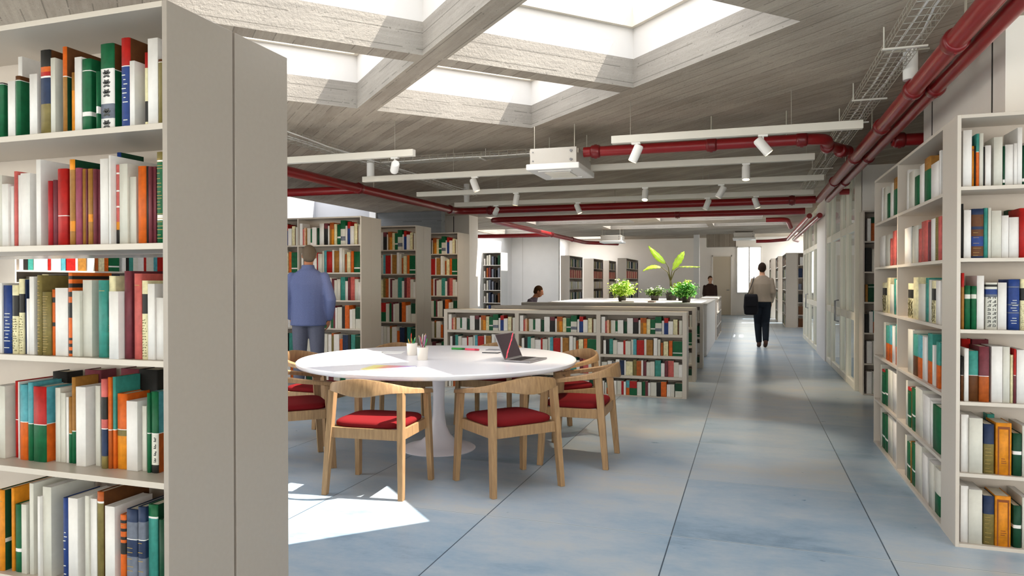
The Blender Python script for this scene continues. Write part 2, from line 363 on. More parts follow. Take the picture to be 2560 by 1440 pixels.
BOOKS_R = [
 (0,1.0411,1.0802,0.022,0.158,0.289,'W'),
 (0,1.0818,1.0917,0.027,0.193,0.207,'A'),
 (0,1.0925,1.0974,0.024,0.212,0.206,'K'),
 (0,1.0982,1.1109,0.018,0.186,0.267,'T34W1O65'),
 (0,1.1144,1.1327,0.028,0.18,0.27,'w'),
 (0,1.1335,1.1387,0.028,0.21,0.2,'K'),
 (0,1.1395,1.1641,0.019,0.204,0.205,'W'),
 (0,1.1776,1.2158,0.025,0.155,0.246,'w'),
 (0,1.2172,1.225,0.023,0.212,0.198,'D85W8D7'),
 (0,1.2272,1.263,0.027,0.164,0.205,'W'),
 (0,1.2638,1.2781,0.022,0.171,0.209,'W'),
 (0,1.2789,1.2986,0.021,0.209,0.287,'W'),
 (0,1.3,1.3205,0.024,0.18,0.197,'D84W8D8'),
 (0,1.3255,1.359,0.03,0.206,0.22,'W'),
 (0,1.3598,1.3896,0.019,0.162,0.236,'w'),
 (1,1.0373,1.0458,0.028,0.188,0.279,'K'),
 (1,1.0466,1.0781,0.02,0.184,0.246,'W'),
 (1,1.0806,1.1344,0.02,0.2,0.251,'N12Y24N6Y14B20Y20N4'),
 (1,1.1355,1.1533,0.024,0.184,0.254,'T'),
 (1,1.1541,1.1665,0.022,0.155,0.254,'w'),
 (1,1.169,1.2125,0.025,0.167,0.239,'w'),
 (1,1.2148,1.2451,0.029,0.209,0.214,'W'),
 (1,1.2462,1.2886,0.027,0.175,0.204,'W'),
 (1,1.2894,1.3271,0.018,0.168,0.248,'R'),
 (1,1.2891,1.3444,0.19,0.068,0.255,'D'),
 (1,1.3317,1.3757,0.022,0.164,0.243,'W'),
 (2,1.0385,1.051,0.026,0.193,0.288,'R25U75'),
 (2,1.0538,1.0796,0.025,0.181,0.223,'G20w10G70'),
 (2,1.0822,1.1053,0.022,0.16,0.221,'G19w10G71'),
 (2,1.1078,1.1395,0.029,0.204,0.274,'W'),
 (2,1.1462,1.1969,0.024,0.175,0.239,'w4K5w5B11H6w69'),
 (2,1.2001,1.2383,0.029,0.196,0.239,'W'),
 (2,1.2447,1.2928,0.022,0.159,0.255,'B14H2B33H2B14H2B33'),
 (2,1.2966,1.3222,0.028,0.156,0.257,'e18K24e58'),
 (2,1.3253,1.3795,0.027,0.16,0.253,'W'),
 (3,1.0392,1.0511,0.028,0.216,0.228,'K42W1Y57'),
 (3,1.0519,1.071,0.02,0.163,0.27,'W'),
 (3,1.075,1.1172,0.029,0.167,0.258,'T48W1Y51'),
 (3,1.118,1.1633,0.022,0.173,0.282,'M53W1q46'),
 (3,1.1727,1.2215,0.025,0.171,0.284,'W'),
 (3,1.2225,1.2518,0.022,0.152,0.283,'w'),
 (3,1.2556,1.268,0.025,0.151,0.243,'e'),
 (3,1.2688,1.2776,0.019,0.216,0.274,'R48W1M51'),
 (3,1.2813,1.3224,0.023,0.208,0.269,'W'),
 (3,1.0832,1.1259,0.2,0.058,0.307,'R'),
 (3,1.1315,1.2087,0.2,0.058,0.306,'M'),
 (4,1.0411,1.0744,0.029,0.203,0.295,'W'),
 (4,1.0752,1.1346,0.02,0.218,0.281,'w'),
 (4,1.1415,1.187,0.025,0.158,0.253,'N40L60'),
 (4,1.1937,1.263,0.024,0.162,0.263,'A'),
 (4,1.2688,1.3065,0.025,0.197,0.214,'D42W8D50'),
 (4,1.3094,1.3401,0.029,0.202,0.254,'w'),
 (4,1.2007,1.2352,0.19,0.068,0.278,'T'),
 (5,1.0407,1.0744,0.028,0.199,0.291,'W'),
 (5,1.0752,1.1352,0.022,0.172,0.277,'w'),
 (5,1.1427,1.1915,0.029,0.166,0.248,'N37L63'),
 (5,1.1923,1.2612,0.023,0.173,0.255,'A'),
 (5,1.2725,1.3069,0.025,0.194,0.212,'D46W8D46'),
 (5,1.3112,1.342,0.029,0.22,0.255,'w'),
]
BOOKS_N = [
 (0,1.1493,1.2079,0.027,0.163,0.281,'W'),
 (0,1.2538,1.4138,0.022,0.124,0.25,'w'),
 (0,1.4204,1.5476,0.022,0.124,0.197,'G'),
 (0,1.5484,1.6632,0.026,0.193,0.251,'W'),
 (0,1.6988,1.8426,0.021,0.176,0.27,'U28G72'),
 (0,1.867,2.0464,0.022,0.217,0.209,'W'),
 (0,1.2451,1.4691,0.15,0.108,0.336,'Y'),
 (0,2.0716,2.1073,0.018,0.161,0.257,'W'),
 (1,1.1372,1.3214,0.019,0.215,0.246,'W'),
 (1,1.3222,1.3259,0.028,0.212,0.25,'D'),
 (1,1.3313,1.4972,0.028,0.204,0.245,'w'),
 (1,1.5124,1.5909,0.027,0.16,0.216,'P'),
 (1,1.6109,1.7751,0.024,0.167,0.255,'P'),
 (1,1.7941,1.8691,0.021,0.171,0.24,'M'),
 (1,1.8889,1.9752,0.019,0.216,0.249,'W'),
 (1,1.9768,2.0323,0.021,0.161,0.251,'L'),
 (1,2.043,2.1058,0.02,0.205,0.25,'P'),
 (2,1.2182,1.3802,0.025,0.152,0.232,'e18K25e57'),
 (2,1.3922,1.5153,0.023,0.172,0.272,'e'),
 (2,1.5184,1.7043,0.028,0.159,0.23,'w'),
 (2,1.7422,1.8176,0.021,0.154,0.267,'T'),
 (2,1.8184,1.8766,0.023,0.219,0.255,'w'),
 (2,1.9035,1.9986,0.02,0.17,0.248,'e18K28e54'),
 (2,2.0107,2.1102,0.019,0.212,0.248,'W'),
 (3,1.2243,1.3739,0.025,0.199,0.29,'w'),
 (3,1.3852,1.5028,0.025,0.201,0.268,'T52Y48'),
 (3,1.5181,1.6384,0.025,0.189,0.272,'C52O48'),
 (3,1.6392,1.7429,0.028,0.185,0.271,'W'),
 (3,1.7768,1.8766,0.027,0.161,0.3,'T55O45'),
 (3,1.905,1.9432,0.025,0.209,0.238,'W'),
 (3,1.997,2.07,0.024,0.184,0.266,'T50O50'),
 (4,1.2014,1.2467,0.019,0.177,0.303,'w'),
 (4,1.2488,1.3318,0.02,0.18,0.266,'R8G62W4G26'),
 (4,1.3326,1.3373,0.027,0.152,0.27,'U'),
 (4,1.3717,1.465,0.021,0.211,0.278,'G62W4G34'),
 (4,1.4814,1.6698,0.022,0.151,0.299,'w'),
 (4,1.6706,1.8427,0.025,0.217,0.28,'W'),
 (4,1.8435,1.9054,0.027,0.161,0.267,'W'),
 (4,1.9401,2.1144,0.021,0.161,0.261,'G'),
 (5,1.1421,1.1946,0.026,0.22,0.283,'w'),
 (5,1.2035,1.3113,0.026,0.199,0.249,'G60W5G35'),
 (5,1.3444,1.3591,0.02,0.214,0.279,'U'),
 (5,1.3599,1.4579,0.024,0.216,0.275,'G62W4G34'),
 (5,1.4734,1.6532,0.023,0.177,0.306,'w'),
 (5,1.6646,1.8002,0.025,0.209,0.274,'W'),
 (5,1.8565,1.9722,0.02,0.208,0.272,'w'),
 (5,1.973,2.0909,0.026,0.191,0.263,'w55G45'),
]
BOOKS_F = [
 (0,0.2162,0.2684,0.019,0.213,0.276,'W'),
 (0,0.2692,0.4162,0.024,0.192,0.265,'w'),
 (0,0.417,0.5179,0.027,0.153,0.204,'G'),
 (0,0.5849,0.6937,0.021,0.194,0.258,'W'),
 (0,0.6945,0.8436,0.024,0.168,0.286,'U30G70'),
 (1,0.1043,0.3244,0.027,0.174,0.249,'W'),
 (1,0.3712,0.5408,0.025,0.208,0.246,'w'),
 (1,0.5789,0.6451,0.021,0.212,0.208,'P'),
 (1,0.6459,0.779,0.027,0.213,0.26,'P'),
 (1,0.802,0.8541,0.024,0.212,0.249,'M'),
 (2,0.2385,0.4158,0.025,0.175,0.236,'e18K25e57'),
 (2,0.4295,0.547,0.025,0.156,0.274,'e'),
 (2,0.5702,0.7136,0.024,0.2,0.224,'w'),
 (2,0.7325,0.7877,0.023,0.185,0.266,'T'),
 (2,0.7885,0.8424,0.028,0.188,0.257,'w'),
 (3,0.2867,0.3927,0.024,0.214,0.289,'w'),
 (3,0.4233,0.5499,0.02,0.199,0.268,'T50O50'),
 (3,0.561,0.6819,0.02,0.158,0.279,'C52O48'),
 (3,0.6976,0.7846,0.019,0.218,0.278,'W'),
 (3,0.7854,0.8618,0.026,0.208,0.297,'T55O45'),
 (4,0.1728,0.2284,0.023,0.151,0.301,'w'),
 (4,0.2667,0.369,0.018,0.201,0.272,'R6G60W4G30'),
 (4,0.3698,0.4729,0.026,0.152,0.282,'G64W5G31'),
 (4,0.5029,0.6813,0.024,0.183,0.3,'w'),
 (4,0.6977,0.8793,0.024,0.16,0.298,'W'),
 (5,0.1916,0.2332,0.022,0.177,0.31,'w'),
 (5,0.234,0.3408,0.027,0.192,0.276,'G62W5G33'),
 (5,0.3674,0.4875,0.025,0.152,0.289,'G64W5G31'),
 (5,0.5002,0.6785,0.026,0.179,0.312,'w'),
 (5,0.7252,0.8912,0.021,0.218,0.31,'W'),
]
# ---------------------------------------------------------------- the shell
TH = .7975; DV = V(math.cos(TH), math.sin(TH), 0); EV = V(-math.sin(TH), math.cos(TH), 0)
def de(d, e, z): return DV*d+EV*e+V(0, 0, z)
X0, X1, YB, YS, YE = -7.4, 4.6, -4.0, 22.5, 30.3
ZC, ZF, ZR = 2.8, 3.15, 3.42
struct(obj('floor', B(X0, X1, YB, YE, -.08, 0), FLOOR))
ROT_HOLES = [[(d0, e0), (d1, e0), (d1, e1), (d0, e1)] for d0, d1 in ((.1, 1.583), (1.75, 3.235)) for e0, e1 in ((2.78, 4.30), (4.458, 5.865))]
def quad_xy(x0, x1, y0, y1): return [V(x0, y0, 0), V(x1, y0, 0), V(x1, y1, 0), V(x0, y1, 0)]
FAR_HOLES = [quad_xy(-5.6, -4.6, 14.95, 15.85), quad_xy(-2.7, .6, 13.9, 15.85), quad_xy(-5.1, -2.62, 16.35, 17.4), quad_xy(-2.0, .29, 16.3, 17.35), quad_xy(-3.6, -1.0, 18.3, 19.55), quad_xy(-.85, .95, 18.3, 19.3)]  # the nearer openings, screened by tracks, are added to light plants and mid room
BACK_HOLES = [quad_xy(-1.2, .5, -3.2, -1.4), quad_xy(1.0, 2.7, -3.2, -1.4), quad_xy(-6.6, -5.2, 5.2, 6.6), quad_xy(-7.3, -5.8, 18.6, 21.4), quad_xy(2.3, 4.3, .0, 3.4), quad_xy(-7.1, -4.8, .4, 3.8), quad_xy(3.35, 4.45, 10.2, 13.7), quad_xy(3.35, 4.45, 14.4, 18.3), quad_xy(1.25, 1.85, 18.8, 19.8), quad_xy(3.35, 4.45, 19.2, 22.0)]  # openings out of view, added to let in fill daylight
HOLES = [[de(d, e, 0) for d, e in h] for h in ROT_HOLES]+FAR_HOLES+BACK_HOLES
def sheet(z, outer, holes):
    bm = bmesh.new(); es = []
    for loop in [outer]+holes:
        vs = [bm.verts.new((p.x, p.y, z)) for p in loop]
        es += [bm.edges.new((vs[i], vs[(i+1) % len(vs)])) for i in range(len(vs))]
    bmesh.ops.triangle_fill(bm, use_beauty=True, use_dissolve=False, edges=es)
    return bm
o = obj('ceiling', sheet(ZC, quad_xy(X0, X1, YB, YS), HOLES), CEIL); struct(o)
r = obj('ceiling_roof_deck', sheet(ZR, quad_xy(X0-.2, X1+.2, YB-.2, YE+.2), HOLES+[quad_xy(-7.2, -5.6, 23.2, 29.6), quad_xy(1.6, 4.3, 23.2, 29.6)]), PLASTER); struct(r)  # unseen deck added above the ceiling to block sky light around the wells
FAR_FILL = [quad_xy(-7.2, -5.6, 23.2, 29.6), quad_xy(1.6, 4.3, 23.2, 29.6)]  # hidden openings in the far ceiling, added to light the end cases
bm = sheet(ZF, quad_xy(X0, X1, YS, YE), FAR_FILL); box(bm, X0, X1, YS-.06, YS, ZC, ZF+.1); struct(obj('ceiling_far', bm, CEIL))
def wallbox(name, m, *a): return struct(obj(name, B(*a), m))
def pierced(name, m, xa, xb, wins):
    bm = bmesh.new(); y = YB
    for a, b, z0, z1 in wins:
        box(bm, xa, xb, y, a, 0, ZR); box(bm, xa, xb, a, b, 0, z0); box(bm, xa, xb, a, b, z1, ZR); y = b
    box(bm, xa, xb, y, YE, 0, ZR); return struct(obj(name, bm, m))
WL = [(-3.6, -1.2, .4, 2.6), (-.8, 1.6, .4, 2.6), (2.4, 4.6, .4, 2.6), (8.75, 13.25, 0, ZR)]  # unseen windows added for fill daylight; the last entry opens the recess
WR = [(-3.6, -1.2, .4, 2.6), (-.8, 1.6, .4, 2.6), (23, 26, .4, 2.7), (26.5, 29.6, .4, 2.7)]  # unseen windows added to the right wall to brighten the room
pierced('wall_left', PLASTER, X0-.15, X0, WL); pierced('wall_right', WALL, X1, X1+.15, WR)
# skylight wells: a concrete curb, a plastered upper part, a frame lip and a pane
WN = [0]
def skylight(loop, zc=ZC):
    WN[0] += 1
    root = thing('window_%d' % WN[0], 'skylight well', 'window'); del root['label']; del root['category']; struct(root)
    cen = sum(loop, Vector())/len(loop)
    def ins(k): # loop moved inwards by k
        out = []
        for i, p in enumerate(loop):
            a = (loop[i-1]-p).normalized(); b = (loop[(i+1) % 4]-p).normalized(); out.append(p+(a+b)*k)
        return out
    def ring(z, k): return [V(p.x, p.y, z) for p in (ins(k) if k else loop)]
    def well(name, prof, m):
        bm = bmesh.new(); R = [[bm.verts.new(q) for q in ring(z, k)] for z, k in prof]
        for a, b in zip(R, R[1:]):
            for i in range(4): bm.faces.new((a[i], a[(i+1) % 4], b[(i+1) % 4], b[i]))
        oo = obj(name, bm, m, root); struct(oo); return oo
    zm = 3.012 if zc < 3 else zc+.03
    well('curb', [(zc, 0), (zm, 0)], COFFER)
    well('lining', [(zm, 0), (3.235, 0)], WELL)
    well('frame', [(3.235, 0), (3.235, .035), (3.395, .035), (3.395, .01), (3.42, .01)], mat('skylight_frame', 'd9cfbf', .5, .3))
    bm = bmesh.new(); vs = [bm.verts.new(q) for q in ring(3.40, .012)]; bm.faces.new(vs)
    struct(obj('pane', bm, SKYGLASS, root))
for h in HOLES: skylight([V(p.x, p.y, 0) for p in h])
for h in FAR_FILL: skylight([V(p.x, p.y, 0) for p in h], ZF)
bm = bmesh.new()                                           # top-lit recess in the left wall
for a in ((-9.0, -8.85, 8.6, 13.4), (-9.0, X0-.15, 8.6, 8.75), (-9.0, X0-.15, 13.25, 13.4)): box(bm, a[0], a[1], a[2], a[3], 0, ZR)
struct(obj('wall_recess', bm, mat('recess_plaster', 'b4b4b6', .85, .2, var=.02, vscale=3))); struct(obj('floor_recess', B(-9.0, X0, 8.6, 13.4, -.08, -.001), FLOOR))
wb = thing('window_39', '', '', (0, 0, 0)); del wb['label']; del wb['category']; struct(wb); obj('pane', B(-8.85, X0, 8.75, 13.25, 3.40, 3.405), SKYGLASS, wb)
# left: concrete wall and the panelled pier beyond the tall cases
wallbox('wall_concrete', CONC, X0, -5.93, 13.3, 13.5, 0, ZC)
bm = B(-6.75, -5.73, 14.33, 14.85, 0, ZC)
pier = struct(obj('pier_left', bm, WALL))
obj('panel_joint', B(-6.1, -6.085, 14.326, 14.331, .0, ZC-.02), DARKM, pier)
wallbox('wall_alcove', PLASTER, X0, -5.80, 22.25, 22.4, 0, ZC)
obj('panel_joint', B(-7.02, -7.01, 22.246, 22.251, 0, ZC), mat('soft_joint', 'b9b4ac', .7), bpy.data.objects['wall_alcove'])
# right: panelled block behind the shelves, cross wall, glazed rooms behind the partition
blk = struct(obj('pier_right', B(1.325, X1, 4.54, 6.45, 0, ZC), WALL))
for yy in (4.756, 6.166): obj('panel_joint', B(1.321, 1.326, yy-.006, yy+.006, 0, ZC), DARKM, blk)
wallbox('wall_cross', WALL, 1.335, X1, 9.74, 9.86, 0, ZC)
wallbox('wall_white_panel', mat('white_partition_panel', 'e6e2de', .5, .35), 1.24, 1.36, 13.19, 14.76, 0, ZC)
wallbox('wall_far_room', WALL, 1.36, X1, 14.0, 14.1, 0, ZC)
wallbox('wall_room_end', WALL, 1.335, X1, 18.6, 18.72, 0, ZC)
# far wall with a window and a door
bm = bmesh.new()
for a in ((X0, -.46, 0, ZR), (.49, X1, 0, ZR), (-.46, .49, 0, .9), (-.46, .49, 2.77, ZR)): box(bm, a[0], a[1], 30.2, 30.4, a[2], a[3])
struct(obj('wall_far', bm, WALL))
wr = thing('window_40', '', '', (0, 30.2, 0)); del wr['label']; del wr['category']; struct(wr)
bm = bmesh.new()
for a in ((-.46, -.42, .9, 2.77), (.45, .49, .9, 2.77), (.0, .05, .9, 2.77), (-.46, .49, .88, .93), (-.46, .49, 2.73, 2.78)): box(bm, a[0], a[1], -.04, .06, a[2], a[3])
obj('frame', bm, WHITE, wr, bev=.004)
obj('pane', B(-.42, .45, .02, .026, .93, 2.73), GLASS, wr)
dr = thing('door_1', '', '', (-1.37, 30.2, 0)); del dr['label']; del dr['category']; struct(dr)
obj('leaf', B(0, .69, -.045, -.002, .01, 2.38), mat('beige_door', 'cfc1aa', .5), dr, bev=.004)
bm = bmesh.new(); box(bm, -.05, 0, -.06, -.002, 0, 2.43); box(bm, .69, .74, -.06, -.002, 0, 2.43); box(bm, -.05, .74, -.06, -.002, 2.38, 2.43)
obj('frame', bm, WALL, dr, bev=.004)
bm = bmesh.new(); tube(bm, [(.62, -.045, 1.02), (.62, -.09, 1.02), (.52, -.09, 1.02)], .01, 8); obj('handle', bm, STEEL, dr, smooth=True)
struct(obj('baseboard_far', B(-.46, 1.0, 30.17, 30.2, 0, .08), WHITE))
struct(obj('pier_far', B(-1.70, -1.52, 23.9, 24.1, 0, ZF), WHITE))
struct(obj('beam_far', B(-1.31, -.39, 24.2, 24.6, 2.5, ZF), CEIL))
def side_window(n, x, a, b, z0, z1):  # window out of view, put in as an extra daylight source
    wb = thing('window_%d' % n, '', '', (x, a, z0)); del wb['label']; del wb['category']; struct(wb); L, Hh = b-a, z1-z0
    bm = bmesh.new()
    for q in ((0, .05, 0, Hh), (L-.05, L, 0, Hh), (L/2-.025, L/2+.025, .05, Hh-.05), (.05, L-.05, 0, .05), (.05, L-.05, Hh-.05, Hh)): box(bm, -.04, .04, q[0], q[1], q[2], q[3])
    obj('frame', bm, WHITE, wb); obj('pane', B(-.003, .003, .05, L-.05, .05, Hh-.05), GLASS, wb)
for i, q in enumerate(WL[:3]): side_window(50+i, X0-.08, *q)
for i, q in enumerate(WR): side_window(60+i, X1+.08, *q)
# back of the room behind the camera: unseen wide glazing added as daylight fill
bm = bmesh.new()
for a in ((X0, -6.6, 0, ZR), (4.0, X1, 0, ZR), (-6.6, 4.0, 0, .3), (-6.6, 4.0, 2.7, ZR)): box(bm, a[0], a[1], YB-.15, YB, a[2], a[3])
struct(obj('wall_back', bm, WALL))
for i in range(4):
    xa = -6.6+i*2.65; wb = thing('window_%d' % (41+i), '', '', (xa, YB, 0)); del wb['label']; del wb['category']; struct(wb)
    bm = bmesh.new()
    for a in ((0, .05, .3, 2.7), (2.6, 2.65, .3, 2.7), (1.3, 1.35, .3, 2.7), (0, 2.65, .3, .35), (0, 2.65, 2.65, 2.7)): box(bm, a[0], a[1], -.1, -.02, a[2], a[3])
    obj('frame', bm, WHITE, wb); obj('pane', B(.05, 2.6, -.06, -.055, .35, 2.65), GLASS, wb)
# glazed partition: posts, rails, panes, a door leaf in each bay
def partition(name, label, ys, door, x=1.29):
    r = thing(name, label, 'partition', (x, ys[0], 0)); y0 = ys[0]
    bm = bmesh.new()
    for y in ys: box(bm, -.035, .035, y-y0-.035, y-y0+.035, 0, ZC)
    obj('posts', bm, FRAMEW, r, bev=.004)
    L = ys[-1]-y0
    for z0, z1 in ((0, .09), (.87, .97), (2.0, 2.1), (ZC-.06, ZC)): obj('rail', B(-.03, .03, .036, L-.036, z0, z1), FRAMEW, r, bev=.004)
    for a, b in zip(ys, ys[1:]):
        for z0, z1 in ((.09, .87), (.97, 2.0), (2.1, ZC-.06)): obj('pane', B(-.004, .004, a-y0+.036, b-y0-.036, z0, z1), GLASS, r)
    yd = door-y0
    for s in (-1, 1):
        bm = bmesh.new(); tube(bm, [(s*.035, yd, .78), (s*.085, yd, .79), (s*.085, yd, 1.08), (s*.035, yd, 1.09)], .013, 10)
        obj('handle', bm, STEEL, r, smooth=True)
    return r
partition('glass_partition', 'cream framed glass partition nearest the camera, ending beside the right wall', [9.78, 10.6, 11.25, 12.45, 13.15], 11.4)
partition('glass_partition', 'cream framed glass partition beyond the plain white panel, further down the aisle', [14.8, 15.65, 16.9, 17.8, 18.55], 17.0)
# ---------------------------------------------------------------- bookcases
ZT = [2.192, 1.845, 1.48, 1.116, .747, .381, .018]      # undersides of the top and the tops of the shelves
ZL = [2.192, 1.842, 1.478, 1.118, .746, .381, .018]
ZLOW = [.964, .743, .492, .247, .012]
def bookcase(name, label, w, loc, rz, zs=ZT, dep=.29, div=(), back=True, top=.018, th=.018, m=CASE, hole=None, st=.019, group=None, endm=None):
    """front at local y 0 looking to -y; local x 0..w"""
    r = thing(name, label, 'bookcase', loc, rz, group)
    H = zs[0]+top
    obj('side_panel', B(0, th, 0, dep, 0, H), m, r, bev=.0012); obj('side_panel', B(w-th, w, 0, dep, 0, H), endm or m, r, bev=.0012)
    obj('top_board', B(th, w-th, 0, dep, zs[0], H), m, r, bev=.0012)
    xs = [th]+[x for d in div for x in (d-th/2, d+th/2)]+[w-th]
    for d in div: obj('divider', B(d-th/2, d+th/2, .001, dep-.008, 0, zs[0]), m, r, bev=.0012)
    for i in range(0, len(xs), 2):
        for z in zs[1:]: obj('shelf', B(xs[i], xs[i+1], .002, dep-.008, z-st, z), m, r, bev=.0012)
    if back:
        bm = bmesh.new()
        if hole:
            hx0, hx1, hz0, hz1 = hole
            for a in ((th, hx0, 0, zs[0]), (hx1, w-th, 0, zs[0]), (hx0, hx1, 0, hz0), (hx0, hx1, hz1, zs[0])):
                if a[1]-a[0] > .001: box(bm, a[0], a[1], dep-.007, dep, a[2], a[3])
        else: box(bm, th, w-th, dep-.007, dep, .0, zs[0])
        obj('back_panel', bm, CASEB, r)
    return r
CASES = {}
LW = 3.6
CASES['L'] = bookcase('bookcase', 'tall grey bookcase filling the left foreground, its shelves facing the camera', LW, (-1.667-LW, 1.717, 0), 0, ZL, hole=(2.4, LW-.018, 1.14, 1.458), endm=METALG)
CASES['LR'] = bookcase('bookcase', 'tall grey bookcase back to back with the left foreground bookcase, seen by its end panel', LW, (-1.667, 2.309, 0), PI, ZL, back=False, m=METALG)

CASES['R'] = bookcase('bookcase', 'tall grey bookcase at the right edge of the picture, its shelves facing the camera', 1.5, (1.01, 4.174, 0), 0, dep=.272)
CASES['N'] = bookcase('bookcase', 'tall two bay bookcase at right facing the aisle, behind the one at right edge', 2.247, (1.01, 6.693, 0), -PI/2, dep=.29, div=(.98,))
CASES['W'] = bookcase('bookcase', 'narrow tall bookcase facing the camera beside the glass partition', 1.0, (1.30, 9.42, 0), 0, dep=.29)
for k, y in (('A', 8.13), ('B', 9.74), ('C', 11.37)):
    p = {'A': 'nearest the camera', 'B': 'in the middle', 'C': 'farthest'}[k]
    CASES[k] = bookcase('bookcase', 'tall bookcase left behind the table, %s of the three parallel ones' % p, 2.5, (-7.25, y, 0), 0, dep=.26, div=(1.54,), m=CASE)
    bookcase('bookcase', 'tall bookcase turned away, backing onto the %s of three parallel ones at left' % {'A': 'nearest', 'B': 'middle', 'C': 'farthest'}[k], 2.5, (-4.75, y+.523, 0), PI, dep=.26, m=CASE)
CASES['S'] = bookcase('bookcase', 'sunlit wall bookcase glimpsed through the gap in the left foreground bookcase', 2.6, (-7.1, 5.3, 0), PI/2, dep=.28)
for k, y, x0, s in (('L1', 8.445, -3.73, 'front'), ('L2', 9.92, -3.62, 'second'), ('L3', 11.53, -3.66, 'third')):
    CASES[k] = bookcase('low_bookcase', 'waist high three bay bookcase, %s of the rows standing behind the table' % s, -.675-x0, (x0, y, 0), 0, zs=ZLOW, dep=.27, div=(.99, 2.02), top=.043, th=.05, st=.033, back=False)
    obj('rear_panel', B(.05, -.725-x0, .262, .27, 0, .964), CASEB, CASES[k])
CASES['L4'] = bookcase('low_bookcase', 'low bookcase past the planter, books in its end facing the aisle', 2.9, (-.70, 17.3, 0), PI/2, zs=[.93, .62, .3, .012], dep=.4, div=(1.0, 2.0), top=.04, th=.03, st=.03)
# white planter counter behind the low rows
pr = thing('planter_counter', 'long white counter with plants on top, behind the low bookcases', 'counter', (-3.7, 13.41, 0))
obj('body', B(0, 2.98, 0, 3.5, 0, .93), mat('white_counter', 'ddd8d2', .5), pr, bev=.004)
obj('counter_top', B(-.01, 2.99, -.01, 3.51, .93, .965), mat('pale_counter_top', 'cfc9c0', .4), pr, bev=.003)
# far cases
FARC = []
for x, y, wd, d, lb in ((-5.5, 22.5, 1.9, .3, 'far bookcase beside the bright alcove wall, its shelves turned to the aisle'), (-5.4, 25.8, 1.8, .38, 'far bookcase just right of the one by the alcove wall'),
                        (-5.3, 28.3, 1.6, .3, 'half hidden farthest bookcase left of the plants'), (-4.175, 25.66, 2.9, .32, 'far bookcase with pink books just left of the big leafed plant')):
    FARC.append(bookcase('bookcase', lb, wd, (x, y, 0), PI/2, dep=d))
CASES['AL'] = bookcase('bookcase', 'far white bookcase against the bright left wall, right of the panelled pier', .58, (-7.39, 19.5, 0), 0, dep=.6, m=mat('pale_case', 'd8d6d2', .5))
for i, (x, y, wd) in enumerate(((1.05, 22.6, 2.3), (.93, 25.3, 2.2), (.78, 27.9, 1.9))):
    CASES['Q%d' % i] = bookcase('bookcase', 'tall far bookcase at the right of the aisle, %s of three in line' % ['nearest', 'middle one', 'farthest'][i], wd, (x, y+wd, 0), -PI/2, dep=.31)
CASES['QF'] = bookcase('bookcase', 'far bookcase facing the camera, just past the end of the glass partition', .9, (1.375, 22.62, 0), 0, dep=.3)
# ---------------------------------------------------------------- books
COL = {'W': ('e0dcd8', 'white'), 'w': ('cdcabf', 'off-white'), 'G': ('0c5834', 'green'), 'D': ('0a3d26', 'dark green'), 'N': ('1d2c4a', 'navy'), 'B': ('1f3874', 'blue'),
       'O': ('c85c18', 'orange'), 'A': ('d0821a', 'amber'), 'R': ('a41914', 'red'), 'r': ('a01b22', 'crimson'), 'P': ('bd5b55', 'pink'), 'M': ('6b3038', 'maroon'), 'm': ('93475b', 'plum'),
       'T': ('38857a', 'teal'), 'C': ('4e96a0', 'light blue'), 'K': ('23211f', 'black'), 'Y': ('5a3416', 'brown'), 'U': ('97682c', 'tan'), 'L': ('75683a', 'olive'), 'e': ('d8cfa6', 'cream'),
       'q': ('a5501c', 'rust'), 'H': ('666b78', 'grey'), 'p': ('d9a98c', 'peach'), 'g': ('8d8b86', 'grey')}
BM = {k: mat('book_'+v[1].replace(' ', '_').replace('-', '_')+('_cloth' if k in 'WwGDNBORKT' else '_paper'), v[0], .55, .3, var=.04 if k in 'Ww' else .2, vscale=35, bump=.05, bscale=300) for k, v in COL.items()}
PAGES = mat('book_pages', 'd9d0bd', .8, .2, var=.08, vscale=60, stretch=(1, 1, .2))
PAGESW = mat('white_book_pages', 'e2deda', .8, .2, var=.03, vscale=60)
def segs(p):
    out = [(a, int(n) if n else 100) for a, n in re.findall(r'([A-Za-z])(\d*)', p)]
    t = sum(n for _, n in out); z = 1.0; r = []
    for a, n in out: r.append((a, z-n/t, z)); z -= n/t
    return r
def book_mesh(w, d, h, pat, rounded):
    """cover as a folded case: spine at y 0, two boards running back; bands of colour are cut into it"""
    sp, _, sd = pat.partition('|'); S = segs(sp); D = segs(sd) if sd else S
    zs = sorted({0.0, 1.0} | {round(a, 4) for _, a, _ in S} | {round(a, 4) for _, a, _ in D})
    keys = []; 
    for a, _, _ in S+D:
        if a not in keys: keys.append(a)
    pick = lambda L, f: next(a for a, lo, hi in L if lo-1e-4 <= f <= hi+1e-4)
    t = min(.0028, w*.16); r = min(.006, w*.22) if rounded else min(.0012, w*.1)
    sec = [(0, d), (0, r), (r*.5, r*.22), (w*.5, -.0 if not rounded else -r*.12), (w-r*.5, r*.22), (w, r), (w, d), (w-t, d), (w-t, r+t), (t, r+t), (t, d)]
    bm = bmesh.new(); R = [[bm.verts.new((x, y, z*h)) for x, y in sec] for z in zs]; n = len(sec)
    for k, (a, b) in enumerate(zip(R, R[1:])):
        f = (zs[k]+zs[k+1])/2
        for i in range(n):
            q = bm.faces.new((a[i], a[(i+1) % n], b[(i+1) % n], b[i]))
            q.material_index = keys.index(pick(S if i in (1, 2, 3, 4) else D, f)); q.smooth = i in (1, 2, 3, 4)
    ends = ((0, pick(S, .001)), (-1, pick(S, .999)))
    for e, kk in ends:
        v = R[e]
        for quad in ((0, 1, 9, 10), (1, 2, 3, 4, 5, 8, 9), (5, 6, 7, 8)): bm.faces.new([v[i] for i in quad]).material_index = keys.index(kk)
    bmesh.ops.recalc_face_normals(bm, faces=bm.faces)
    return bm, [BM[k] for k in keys], t, r
